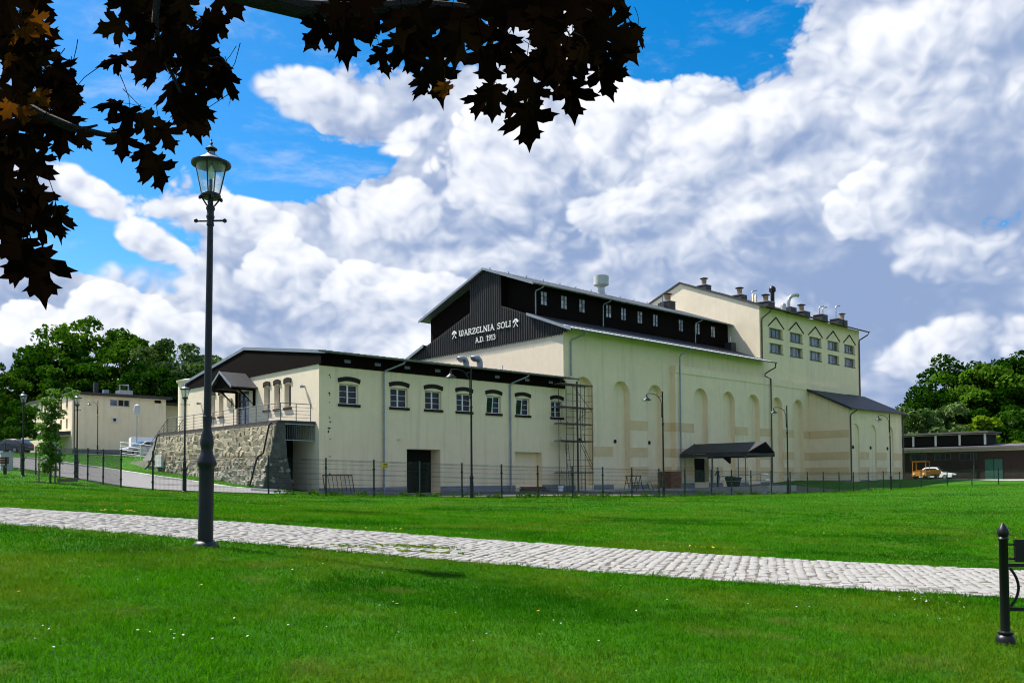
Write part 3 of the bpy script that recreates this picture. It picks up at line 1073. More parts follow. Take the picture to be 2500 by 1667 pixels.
# terrace door with glazed upper half
q = MB()
q.box(.16, .24, 9.41, 9.52, 3.66, 6.29)
q.box(.16, .24, 11.28, 11.39, 3.66, 6.29)
q.box(.16, .24, 10.34, 10.44, 3.66, 5.55)
q.box(.16, .24, 9.52, 11.28, 5.55, 5.68)
q.box(.16, .24, 9.52, 11.28, 6.18, 6.29)
d = q.build('door', 'door_grey', annex)
for a, b, c_, e in ((9.52, 10.34, 3.7, 5.55), (10.44, 11.28, 3.7, 5.55), (9.52, 11.28, 5.68, 6.18)):
    MB().box(.19, .205, a, b, c_, e).build('pane', 'glass_grey', d)
# dark eaves board over the long wall and dark timber gable
MB().box(-.02, 22.25, -.09, -.0, 7.12, 7.78).build('eaves_board', 'dark_wood', annex)
gp = [(-.35, 7.20), (20.5, 7.20), (20.5, 7.55), (10.3, 9.12), (-.35, 7.72)]
MB().prism(gp, fu(0), -.07, -.005).build('gable_boards', 'dark_wood', annex)
for k, u in enumerate((2.0, 4.3, 6.7, 9.3, 14.9, 18.0, 20.6)):
    f = MB().box(u - .22, u + .22, -.108, -.092, 7.42, 7.60).build('vent_grille', 'zinc', annex)
    for j in range(3):
        MB().box(u - .19, u + .19, -.114, -.109, 7.45 + j * .05, 7.47 + j * .05).build('slat', 'dark_void', f)
# roof: two slopes, the gable verge edged with metal
rf = MB()
rf.prism([(-.85, 7.80), (10.0, 9.22), (10.0, 9.36), (-.85, 7.93)], lambda a, b, d: (d, a, b), -.10, 22.17)
rf.prism([(10.0, 9.22), (20.9, 7.58), (20.9, 7.72), (10.0, 9.36)], lambda a, b, d: (d, a, b), -.10, 22.17)
ar = rf.build('roof', 'roof_dark', annex)
MB().prism([(-.9, 7.76), (10.0, 9.19), (20.95, 7.54), (20.95, 7.75), (10.0, 9.40), (-.9, 7.97)], fu(-.10), -.03, -.005).build('verge', 'zinc', ar)
for k in range(46):                                             # standing seams run down the slope
    u = -.05 + k * .49
    MB().hexa([(u, -.86, 7.932), (u + .03, -.86, 7.932), (u + .03, 9.9, 9.352), (u, 9.9, 9.352), (u, -.86, 7.97), (u + .03, -.86, 7.97), (u + .03, 9.9, 9.39), (u, 9.9, 9.39)]).build('seam', 'roof_dark', ar)
g = gutter_v(annex, -.6, 22.9, -.93, 7.90, .10, 'roof_metal')
for k in range(32):
    u = -.4 + k * .73
    MB().box(u, u + .03, -1.05, -.80, 7.905, 7.925).build('gutter_strap', 'zinc', g)
for u in (4.76, 16.2):
    p = pipe(annex, [(u + 1.15, -.93, 7.80), (u + 1.12, -.88, 7.66), (u + .10, -.17, 7.14), (u, -.12, 6.95), (u, -.12, -.95)], .065)
    bracket(p, [(u, -.12, z) for z in (6.2, 4.4, 2.6, .8)], .065)
# wall lamps by the terrace
for v in (1.75, 17.5):
    o = MB()
    o.box(-.16, 0, v - .05, v + .05, 5.90, 5.98)
    o.lathe([(.02, 6.02), (.10, 6.0), (.13, 5.86), (.12, 5.84)], 12, (-.2, v))
    o.build('wall_lamp', 'zinc', annex, True)
o = MB()
o.tube([(6.05, 0, 2.66), (6.05, -.14, 2.70)], .03, 8)
o.box(5.88, 6.25, -.24, -.14, 2.63, 2.72)
o.build('wall_lamp', 'plaster_pale', annex)
# roof ducts standing behind the long eave
for v0, u in ((3.1, 14.6), (2.2, 15.2)):
    o = MB()
    pts = [(u, v0, 8.2), (u, v0, 8.72)] + [(u - .36 + .36 * math.cos(t), v0, 8.78 + .36 * math.sin(t)) for t in np.linspace(.2, 2.2, 8)]
    o.tube(pts, .235, 14)
    o.build('bent_duct', 'zinc', annex, True)
    p = pts[-1]
    MB().tube([(p[0] - .02, v0, p[2] + .02), (p[0] - .07, v0, p[2] - .03)], .27, 14).build('duct_rim', 'zinc', annex, True)
pipe(annex, [(19.2, 4.0, 8.4), (19.2, 4.0, 9.15)], .05, 'white_frame', 'vent_pipe')
# porch roof over the terrace door
pr = thing_part = bpy.data.objects.new('porch', None)
col.objects.link(pr)
pr.parent = annex
pz, pe_ = 7.42, 6.28
for s_, nm in ((1, 'roof_slope'), (-1, 'roof_slope')):
    vr, ve = 9.85, 9.85 - s_ * 1.75
    MB().hexa([(-1.95, vr, pz), (0, vr, pz), (0, ve, pe_), (-1.95, ve, pe_), (-1.95, vr, pz + .09), (0, vr, pz + .09), (0, ve, pe_ + .09), (-1.95, ve, pe_ + .09)]).build(nm, 'roof_dark', pr)
    MB().hexa([(-2.0, vr, pz - .04), (-1.955, vr, pz - .04), (-1.955, ve - s_ * .05, pe_ - .04), (-2.0, ve - s_ * .05, pe_ - .04), (-2.0, vr, pz + .13), (-1.955, vr, pz + .13), (-1.955, ve - s_ * .05, pe_ + .13), (-2.0, ve - s_ * .05, pe_ + .13)]).build('verge_board', 'zinc', pr)
    vb = 9.85 - s_ * 1.35
    MB().box(-1.8, -.02, vb - .07, vb + .07, 6.20, 6.34).build('beam', 'dark_wood', pr)
    MB().box(-.16, -.02, vb - .07, vb + .07, 5.1, 6.2).build('post', 'dark_wood', pr)
    MB().hexa([(-.16, vb - .05, 5.25), (-.05, vb - .05, 5.15), (-.05, vb + .05, 5.15), (-.16, vb + .05, 5.25), (-1.25, vb - .05, 6.19), (-1.1, vb - .05, 6.19), (-1.1, vb + .05, 6.19), (-1.25, vb + .05, 6.19)]).build('brace', 'dark_wood', pr)
MB().prism([(8.3, 6.36), (11.4, 6.36), (9.85, 7.38)], fu(-1.8), 0, .05).build('gable_panel', 'dark_wood', pr)
MB().box(-.10, -.02, 12.05, 12.75, 5.35, 5.95).build('notice_board', 'stone_yellow', annex)
# round stair turret at the far corner of the gable
tq = MB()
tq.lathe([(1.6, GB), (1.6, 8.0)], 30, (1.9, 22.3))
tw_ = tq.build('round_turret', 'plaster_pale', annex, True)
MB().lathe([(1.7, 8.0), (1.75, 8.06), (1.75, 8.16), (1.2, 8.3), (.02, 8.34)], 30, (1.9, 22.3)).build('turret_cap', 'plaster_pale', tw_, True)
MB().box(.0, 22, 19.98, 20.05, GB, 7.2).build('wall', 'plaster_pale', annex)
# scars where an old fitting was torn from the plaster
for u, z, a, b in ((.74, 6.55, .09, .07), (.80, 6.42, .05, .05), (.72, 5.42, .07, .10), (.76, 5.30, .05, .06), (.75, 4.85, .04, .05), (.76, 3.85, .05, .07), (.70, 3.95, .04, .04), (.78, 3.62, .06, .09), (.72, 3.22, .16, .07), (.66, 3.02, .08, .12), (.77, 2.55, .05, .04), (.77, 1.45, .05, .06), (.74, .35, .07, .09)):
    pts = [(u + a * random.uniform(.55, 1) * math.cos(t), z + b * random.uniform(.55, 1) * math.sin(t)) for t in np.linspace(0, 6.28, 8)[:-1]]
    MB().prism(pts, fv(0), -.012, .01).build('plaster_scar', 'rust' if a > .07 else 'brick_trim', annex)

# ================================================================= terrace with stone wall (stands against the annex)
terr = block('stone_terrace', 'raised terrace on a battered rubble stone wall with steel railing', 'terrace')
TU, TV0, TV1, TZ = -2.45, .45, 19.3, 3.62
ob_top, ob_mid, ob_bot = -2.72, -3.15, -3.85                    # battered outer face: u at the top, at the offset course, at the foot
MB().box(-2.62, -.02, TV0 - .08, TV1 + .05, TZ - .14, TZ).build('deck', 'coping', terr)
core = MB()
core.prism([(-2.62, TZ - .15), (-2.1, TZ - .15), (-1.95, 1.42), (-1.35, GB), (-3.78, GB), (-3.05, 1.42)], lambda a, b, d: (a, d, b), TV0 + .02, TV1)
core.build('wall_core', 'mortar', terr)


rs = random.Random(5)
rest = MB()


def face_u(z):
    if z > 1.40:
        return -2.62 + (z - TZ) * (.43 / 2.2)
    return -3.06 + (z - 1.42) * (.73 / 3.0)


def clip(poly, mx, my, nx_, ny_):
    """keep the side of the line through (mx, my) that the normal points away from"""
    out = []
    for i in range(len(poly)):
        (x0, y0), (x1, y1) = poly[i - 1], poly[i]
        d0, d1 = (x0 - mx) * nx_ + (y0 - my) * ny_, (x1 - mx) * nx_ + (y1 - my) * ny_
        if (d0 <= 0) != (d1 <= 0):
            t_ = d0 / (d0 - d1)
            out.append((x0 + (x1 - x0) * t_, y0 + (y1 - y0) * t_))
        if d1 <= 0:
            out.append((x1, y1))
    return out


def rubble(y0, y1, z0, z1, dy, dz, jit, gap, depth, rough, mats, foot, out):
    """irregular stones: cells around scattered centres, joints left open between them"""
    C = []
    r_ = 0
    z = z0
    while z < z1:
        y = y0 + (dy * .5 if r_ % 2 else 0)
        while y < y1 + dy * .4:
            C.append((y + rs.uniform(-jit, jit) * dy, z + dz / 2 + rs.uniform(-jit, jit) * dz))
            y += dy * rs.uniform(.72, 1.3)
        z += dz
        r_ += 1
    st_ = dz / dy * 1.15
    for i, (cy_, cz_) in enumerate(C):
        if cz_ < foot(cy_):
            continue
        poly = [(max(y0, cy_ - dy * 1.2), max(z0, cz_ - dz)), (min(y1, cy_ + dy * 1.2), max(z0, cz_ - dz)), (min(y1, cy_ + dy * 1.2), min(z1, cz_ + dz)), (max(y0, cy_ - dy * 1.2), min(z1, cz_ + dz))]
        for j, (oy, oz) in enumerate(C):
            if j == i or abs(oy - cy_) > 2.6 * dy or abs(oz - cz_) > 2.6 * dz:
                continue
            ny_, nz_ = (oy - cy_) * st_ * st_, (oz - cz_)
            poly = clip(poly, (oy + cy_) / 2, (oz + cz_) / 2, ny_, nz_)
            if len(poly) < 3:
                break
        if len(poly) < 3:
            continue
        pc = (sum(p[0] for p in poly) / len(poly), sum(p[1] for p in poly) / len(poly))
        w = max(p[0] for p in poly) - min(p[0] for p in poly)
        h = max(p[1] for p in poly) - min(p[1] for p in poly)
        if w < .08 or h < .06:
            continue
        # cut the corners so the outline is worn
        pl = []
        n = len(poly)
        for k in range(n):
            a, b, c_ = poly[k - 1], poly[k], poly[(k + 1) % n]
            for q_ in (a, c_):
                pl.append((b[0] + (q_[0] - b[0]) * .12 - pc[0], b[1] + (q_[1] - b[1]) * .12 - pc[1]))
        d_ = depth * rs.uniform(.6, 1.35)
        ty, tz = rs.uniform(-.16, .16), rs.uniform(-.16, .16)
        me = MB()
        n = len(pl)
        for f, dd in ((1 - gap * .4, -.05), (1 - gap, d_ * .6), (.86 - gap, d_)):
            for a, b in pl:
                me.v.append((-(dd + ((a * ty + b * tz) + rs.uniform(-rough, rough) if dd > 0 else 0)), a * f, b * f))
        for ring in range(2):
            for k in range(n):
                m_ = (k + 1) % n
                me.f.append((ring * n + k, ring * n + m_, (ring + 1) * n + m_, (ring + 1) * n + k))
        me.f.append(tuple(range(2 * n, 3 * n)))
        out.append((me, (face_u(pc[1]), pc[0], pc[1]), rs.choice(mats)))


foot = lambda v: -.62 + .085 * v
stones = []
rubble(TV0 + .03, TV1 - .05, 1.46, 3.33, .62, .33, .36, .05, .032, .006, ('stone_yellow',), foot, stones)
rubble(TV0 + .03, TV1 + .2, -.9, 1.42, .50, .30, .32, .075, .05, .014, ('stone_grey', 'stone_grey', 'stone_yellow'), foot, stones)
stones.sort(key=lambda e: -e[1][2])
for k, (me, loc, mat) in enumerate(stones):
    if k < 300:
        me.build('stone', mat, terr, loc=loc)
    else:
        i = len(rest.v)
        rest.v += [(a + loc[0], b + loc[1], c_ + loc[2]) for a, b, c_ in me.v]
        rest.f += [tuple(i + q_ for q_ in f) for f in me.f]
if rest.v:
    tag(rest.build('stones', 'stone_grey', terr), kind='stuff')
MB().box(-2.66, -2.2, TV0, TV1, TZ - .30, TZ - .14).build('wall_head', 'stone_dark', terr)
# near end face: dark masonry blocks beside the passage
MB().prism([(-2.62, TZ - .15), (-2.1, TZ - .15), (-1.95, 1.42), (-1.35, GB), (-3.80, GB), (-3.08, 1.42)], lambda a, b, d: (a, d, b), TV0 - .03, TV0 + .015).build('end_wall', 'stone_dark', terr)
for k in range(46):
    z = rs.uniform(-.7, 1.3)
    a = rs.uniform(-3.45, -1.75) + (1.3 - z) * rs.uniform(-.12, .2)
    w, h = rs.uniform(.16, .38), rs.uniform(.12, .24)
    me = MB()
    pts = [(a + w * rs.uniform(.38, .52) * math.cos(t), z + h * rs.uniform(.38, .52) * math.sin(t)) for t in np.linspace(0, 6.28, 8)[:-1]]
    me.prism(pts, lambda p, q_, d: (p, d, q_), TV0 - .07 - rs.uniform(0, .03), TV0 - .02)
    me.build('stone', rs.choice(('stone_dark', 'stone_dark', 'stone_grey')), terr)
# grille above the passage
gr = MB()
gr.box(-2.1, -.05, TV0 - .03, TV0 + .01, TZ - .24, TZ - .17)
gr.box(-2.1, -.05, TV0 - .03, TV0 + .01, 2.40, 2.45)
gg = gr.build('grille_frame', 'zinc', terr)
for k in range(17):
    a = -2.06 + k * .122
    MB().box(a, a + .022, TV0 - .02, TV0 + .004, 2.451, TZ - .241).build('grille_bar', 'rail_grey', gg)
MB().box(-2.2, -.03, 3.2, 3.26, GB, TZ - .15).build('passage_wall', 'dark_void', terr)
# railing
RZ = 1.06
rail_pts = [(-.30, TV0 + .05), (TU + .1, TV0 + .05), (TU + .1, 17.9)]
rq = MB()
for h in (1.06,):
    rq.tube([(x, y, TZ + h) for x, y in rail_pts], .024, 8)
rail = rq.build('handrail', 'rail_grey', terr, True)
for h in (.20, .41, .62, .84):
    MB().tube([(x, y, TZ + h) for x, y in rail_pts], .012, 6).build('rail_wire', 'rail_grey', rail)
posts = [(-.30, TV0 + .05), (-1.3, TV0 + .05), (TU + .1, TV0 + .05)] + [(TU + .1, TV0 + .05 + k * 1.585) for k in range(1, 12)]
for x, y in posts:
    MB().box(x - .02, x + .02, y - .02, y + .02, TZ, TZ + RZ - .02).build('rail_post', 'rail_grey', terr)
# stair rail going down behind the far end
sr = MB()
for dx in (0., 1.2):
    sr.tube([(TU + .1 + dx, 17.9, TZ + 1.06), (TU + .1 + dx, 21.9, TZ - .95), (TU + .1 + dx, 23.0, TZ - .95)], .024, 8)
    for h in (.25, .5, .75):
        sr.tube([(TU + .1 + dx, 17.9, TZ + 1.06 - h), (TU + .1 + dx, 21.9, TZ - .95 - h)], .013, 6)
    for k in range(5):
        y = 18.7 + k * .8
        zt = TZ + 1.06 - (y - 17.9) * .5
        sr.box(TU + .08 + dx, TU + .12 + dx, y - .02, y + .02, zt - 1.1, zt)
sr.build('stair_rail', 'rail_grey', terr)
st = MB()
for k in range(12):
    st.box(TU, -1.0, 19.35 + k * .3, 19.65 + k * .3, GB, TZ - .17 * (k + 1))
st.build('stairs', 'concrete', terr)
MB().box(-3.3, -.02, 19.32, 22.9, GB, 1.55).build('stair_base', 'stone_grey', terr)
# rain pipes on the stone face
for y, mat in ((1.0, 'iron_black'), (18.75, 'iron_black')):
    pipe(terr, [(-2.70, y, TZ - .12), (-2.85, y, TZ - .3), (-3.22, y, 1.62), (-3.34, y + (.45 if y < 5 else 0), 1.42), (-3.42, y + (.5 if y < 5 else 0), 1.2), (-3.86, y + (.5 if y < 5 else 0), -.45 if y < 5 else .75)], .055, mat, 'rain_pipe')
o = MB().box(-3.36, -3.22, 16.4, 17.7, .98, 1.92).build('meter_box', 'plastic_grey', terr)
MB().box(-3.40, -3.362, 16.46, 17.64, 1.04, 1.86).build('meter_door', 'white_rail', o)

# ================================================================= hall
HU = 22.17
def hall_niche(c, z0=-.62):
    return arch_pts(c - 1.14, c + 1.14, z0, 8.26, 16)


MB().sheet([(HU, GB), (36.41, GB), (36.41, 12.3), (HU, 12.3)], [(hall_niche(c), .55, True) for c in (24.57, 29.34, 34.13)], fv(0)).build('wall', 'plaster', hall)
MB().box(36.41, 52.2, -.001, .2, 10.0, 12.3).build('wall', 'plaster', hall)
NP = [(40.36, 1.17), (45.05, 1.15), (49.66, 1.16)]
MB().sheet([(36.41, GB), (52.9, GB), (52.9, 9.5), (36.41, 9.5)], [(arch_pts(c - r, c + r, -.5, 8.32, 16), .5, True) for c, r in NP], fv(-.55)).build('wall', 'plaster', hall)
MB().box(36.41, 36.43, -.549, 0, GB, 9.5).build('wall_return', 'plaster', hall)
MB().box(36.36, 52.9, -.62, 0, 9.5, 10.18).build('string_course', 'plaster', hall)
# gable wall under the boards
MB().sheet([(.001, GB), (20, GB), (20, 11.85), (.001, 11.85)], [], fu(HU)).build('wall', 'plaster_pale', hall)
for a, b in ((HU, 23.43), (25.71, 28.2), (30.48, 32.99), (35.27, 36.4)):
    MB().box(a, b, -.035, 0, GB, -.6).build('plinth', 'plinth', hall)
for a, b in ((36.38, 39.19), (41.53, 43.9), (46.2, 48.5), (50.82, 52.9)):
    MB().box(a, b, -.59, -.55, GB, -.55).build('plinth', 'plinth', hall)
# painted bands, standing a finger proud of the plaster
def bands_v(parent, spans, zs, v):
    for a, b in spans:
        for z0, z1 in zs:
            MB().box(a, b, v - .022, v, z0, z1).build('band', 'band', parent)


LOWZ = [(1.77, 2.60), (.13, .95)]
UPZ = [(4.12, 4.95)]
bands_v(hall, [(30.48, 32.99), (35.27, 36.41)], UPZ + LOWZ, 0)
bands_v(hall, [(25.71, 28.2)], LOWZ[:1], 0)
bands_v(hall, [(36.43, 39.19), (46.2, 48.5), (50.82, 52.9)], UPZ + LOWZ, -.55)
bands_v(hall, [(41.53, 43.9)], LOWZ, -.55)
MB().box(36.385, 36.409, -.549, -.002, 4.12, 4.95).build('band', 'band', hall)
MB().box(36.385, 36.409, -.549, -.002, 1.77, 2.60).build('band', 'band', hall)


def disc_v(parent, u, z, v, r=.17):
    o = MB()
    o.tube([(u, v, z), (u, v - .06, z)], r, 14)
    k = o.build('round_vent', 'rust', parent)
    MB().tube([(u, v - .061, z), (u, v - .075, z)], r * .72, 12).build('vent_cap', 'brick_trim', k)


for u in (24.6, 29.1, 33.85):
    disc_v(hall, u, 3.1, .55)
disc_v(hall, 39.8, 3.0, -.07)
MB().box(22.45, 22.62, -.03, 0, 4.3, 4.47).build('wall_box', 'iron_black', hall)
# doorway under the loading canopy
MB().box(39.2, 41.5, -.10, -.052, -1.05, 1.75).build('door', 'dark_void', hall)
# boarded gable
BU = HU - .06
clad = [(-.75, 11.95), (0.02, 11.62), (.25, 11.50), (17.9, 11.50), (20.1, 11.40), (20.1, 11.82), (17.95, 12.58), (11.36, 14.87), (11.36, 17.60), (9.28, 18.33), (7.25, 17.60), (7.25, 14.9), (3.72, 13.60), (-.95, 11.86)]
clad = [(-.95, 11.70), (.0, 11.70), (.05, 11.55), (17.9, 11.44), (20.1, 11.40), (20.1, 11.82), (17.95, 12.58), (11.36, 14.87), (11.36, 17.60), (9.28, 18.33), (7.25, 17.60), (7.25, 14.9), (3.72, 13.60), (-.95, 11.92)]
cb = MB().prism(clad, fu(BU), -.03, .055).build('gable_boards', 'dark_board', hall)
def zrange(v):
    top = np.interp(v, [-.95, 3.72, 7.2499, 7.25, 9.28, 11.36, 11.3601, 17.95, 20.1], [11.92, 13.6, 14.9, 17.6, 18.33, 17.6, 14.87, 12.58, 11.82])
    bot = np.interp(v, [-.95, 0, .05, 17.9, 20.1], [11.70, 11.70, 11.55, 11.44, 11.40])
    return bot, top
v = -.8
rb = random.Random(3)
while v < 20:
    b0, t0 = zrange(v)
    if t0 - b0 > .15:
        MB().box(BU - .075, BU - .031, v - .03, v + .03, b0 - rb.uniform(.08, .14), t0 - .03).build('batten', 'batten', cb)
    v += .285
# set-back dark panels on both sides of the middle bay
MB().prism([(3.72, 13.5), (7.27, 14.8), (7.27, 17.65), (3.72, 16.3)], fu(HU + .55), 0, .05).build('side_panel', 'dark_wood', hall)
MB().prism([(11.34, 14.7), (17.9, 12.4), (17.9, 15.2), (11.34, 17.55)], fu(HU + .55), 0, .05).build('side_panel', 'dark_wood', hall)
for v in (7.25, 11.36):
    MB().box(BU, HU + .55, v - .03, v + .03, 14.85, 17.58).build('bay_cheek', 'dark_wood', hall)
# clerestory
MB().sheet([(HU + .55, 13.3), (52.1, 13.3), (52.1, 16.3), (HU + .55, 16.3)], [(rect(a, a + .80, 14.64, 15.83), .10, True) for a in (23.51, 26.0, 28.33, 31.96, 34.12, 36.55, 38.96, 43.15, 46.05, 48.84)], fv(3.8)).build('clerestory_wall', 'dark_wood', hall)
for a in (23.51, 26.0, 28.33, 31.96, 34.12, 36.55, 38.96, 43.15, 46.05, 48.84):
    window_v(hall, a + .01, a + .79, 14.65, 15.82, 3.83, 2, 3, 'glass_pale', 'brick_trim', .035, .09, .03)
# roofs
def slab(q, v0, z0, v1, z1, u0, u1, th=.13):
    q.prism([(v0, z0), (v1, z1), (v1, z1 + th), (v0, z0 + th)], lambda a, b, d: (d, a, b), u0, u1)
q = MB()
slab(q, 3.1, 16.06, 9.28, 18.36, 21.80, 52.1)
slab(q, 9.28, 18.36, 18.5, 14.98, 21.80, 52.1)
hr = q.build('upper_roof', 'roof_metal', hall)
for k in range(54):
    u = 22.1 + k * .555
    MB().hexa([(u, 3.1, 16.19), (u + .035, 3.1, 16.19), (u + .035, 9.28, 18.49), (u, 9.28, 18.49), (u, 3.1, 16.225), (u + .035, 3.1, 16.225), (u + .035, 9.28, 18.525), (u, 9.28, 18.525)]).build('seam', 'roof_metal', hr)
MB().prism([(3.0, 16.0), (9.28, 18.33), (18.6, 14.9), (18.6, 15.13), (9.28, 18.53), (3.0, 16.22)], fu(21.80), -.05, -.004).build('verge', 'zinc', hr)
for k in range(13):                                             # snow hooks along the ridge
    MB().box(22.6 + k * 2.25, 22.66 + k * 2.25, 9.22, 9.30, 18.50, 18.68).build('ridge_hook', 'zinc', hr)
q = MB()
slab(q, -1.15, 11.72, 3.86, 13.62, 21.80, 52.6, .12)
lr = q.build('lower_roof', 'roof_dark', hall)
MB().prism([(-1.2, 11.62), (3.80, 13.52), (3.80, 13.74), (-1.2, 11.86)], fu(21.80), -.05, -.004).build('verge', 'zinc', lr)
MB().prism([(17.9, 12.55), (20.6, 11.55), (20.6, 11.70), (17.9, 12.70)], lambda a, b, d: (d, a, b), 21.8, 52).build('back_roof', 'roof_dark', hall)
MB().prism([(17.85, 12.50), (20.7, 11.45), (20.7, 11.72), (17.85, 12.76)], fu(21.80), -.05, -.004).build('verge', 'zinc', hall)
# sunlit lower edge of the roof painted as a pale strip, with snow stops
MB().hexa([(21.8, -1.17, 11.835), (52.6, -1.17, 11.835), (52.6, -.10, 12.241), (21.8, -.10, 12.241), (21.8, -1.17, 11.855), (52.6, -1.17, 11.855), (52.6, -.10, 12.261), (21.8, -.10, 12.261)]).build('painted_sun_strip', 'white_rail', lr)
sn = MB()
sn.hexa([(-.09, -.03, 0), (.09, -.03, 0), (.14, .30, .115), (-.14, .30, .115), (-.09, -.03, .07), (.09, -.03, .07), (.14, .30, .135), (-.14, .30, .135)])
snm = sn.mesh('snow_stop', 'zinc')
for k in range(62):
    link('snow_stop', snm, lr, (22.1 + k * .49, -.80, 11.995))
    link('snow_stop', snm, lr, (22.35 + k * .49, -.42, 12.14))
gutter_v(hall, 21.9, 53.2, -1.22, 11.82, .10, 'zinc')
gutter_v(hall, 21.9, 51.6, 3.04, 16.16, .08, 'zinc')
for u in (22.9, 36.95):
    p = pipe(hall, [(u + .9, -1.2, 11.72), (u + .85, -1.15, 11.6), (u + .05, -.22 - (.5 if u > 30 else 0), 11.12), (u, -.14 - (.55 if u > 30 else 0), 10.9), (u, -.14 - (.55 if u > 30 else 0), 8.2 if u < 30 else -.9)], .065)
for u in (22.75, 31.4, 45.8):
    pipe(hall, [(u + .35, 3.02, 16.06), (u + .3, 3.1, 15.95), (u, 3.62, 15.7), (u, 3.68, 15.5), (u, 3.68, 13.7)], .055)
pipe(hall, [(53.0, -1.22, 11.74), (53.05, -1.15, 11.3), (52.8, -.55, 10.95), (52.6, -.2, 10.7), (52.6, -.2, 10.45), (52.85, -.72, 10.15), (52.85, -.72, -.8)], .07, 'brown_pipe')
# big round roof ventilator
q = MB()
q.lathe([(.42, 17.5), (.36, 18.3), (.33, 18.6), (.42, 18.84)], 24, (36.2, 8.0))
bv_ = q.build('ventilator_stem', 'chrome_pipe', hall, True)
MB().lathe([(.36, 18.74), (.70, 18.90), (.74, 18.92), (.74, 19.80), (.64, 19.80), (.64, 19.3)], 28, (36.2, 8.0), True).build('ventilator_drum', 'plastic_grey', bv_, True)


def flue(parent, u, v, zb, zt, box=.5, pot=.28, mat='copper_pipe'):
    """boxed base, pale capping, tapering pot and a flat hood"""
    b_ = MB().box(u - box, u + box, v - box, v + box, zb, zt).build('chimney', 'roof_dark', parent)
    MB().box(u - box - .05, u + box + .05, v - box - .05, v + box + .05, zt, zt + .07).build('chimney_cap', 'chrome_pipe', b_)
    MB().lathe([(pot * .85, zt + .07), (pot, zt + .75), (pot * 1.02, zt + .78)], 16, (u, v)).build('chimney_pot', mat, b_, True)
    MB().lathe([(pot * 1.55, zt + .84), (pot * 1.6, zt + .88), (pot * .3, zt + 1.0)], 16, (u, v)).build('chimney_hood', 'iron_black', b_, True)
    return b_


flue(hall, 48.4, 9.0, 18.0, 19.05, .6, .36)
MB().box(46.9, 47.7, 8.4, 9.2, 18.0, 18.75).build('chimney', 'roof_dark', hall)
pipe(hall, [(47.2, 8.8, 18.7), (47.2, 8.8, 19.5)], .07, 'zinc', 'vent_pipe')
MB().box(50.4, 51.3, 2.4, 3.2, 12.9, 14.1).build('chimney', 'roof_dark', hall)
pipe(hall, [(50.9, 2.8, 14.0), (50.9, 2.8, 14.75)], .06, 'white_frame', 'vent_pipe')


# ---- lettering and miners' hammers on the gable (strokes as raised plates)
def stroke(q, pts, w, o, sc, base):
    """polyline stroke of width w in letter space, o = left edge v of the letter"""
    for (x0, y0), (x1, y1) in zip(pts[:-1], pts[1:]):
        dx, dy = x1 - x0, y1 - y0
        L = math.hypot(dx, dy) or 1e-6
        ex, ey = dx / L * w * .35, dy / L * w * .35
        nx_, ny_ = -dy / L * w / 2, dx / L * w / 2
        P = [(x0 - ex + nx_, y0 - ey + ny_), (x0 - ex - nx_, y0 - ey - ny_), (x1 + ex - nx_, y1 + ey - ny_), (x1 + ex + nx_, y1 + ey + ny_)]
        q.prism([(o - a * sc, base + b * sc) for a, b in P], fu(BU), -.135, -.10)


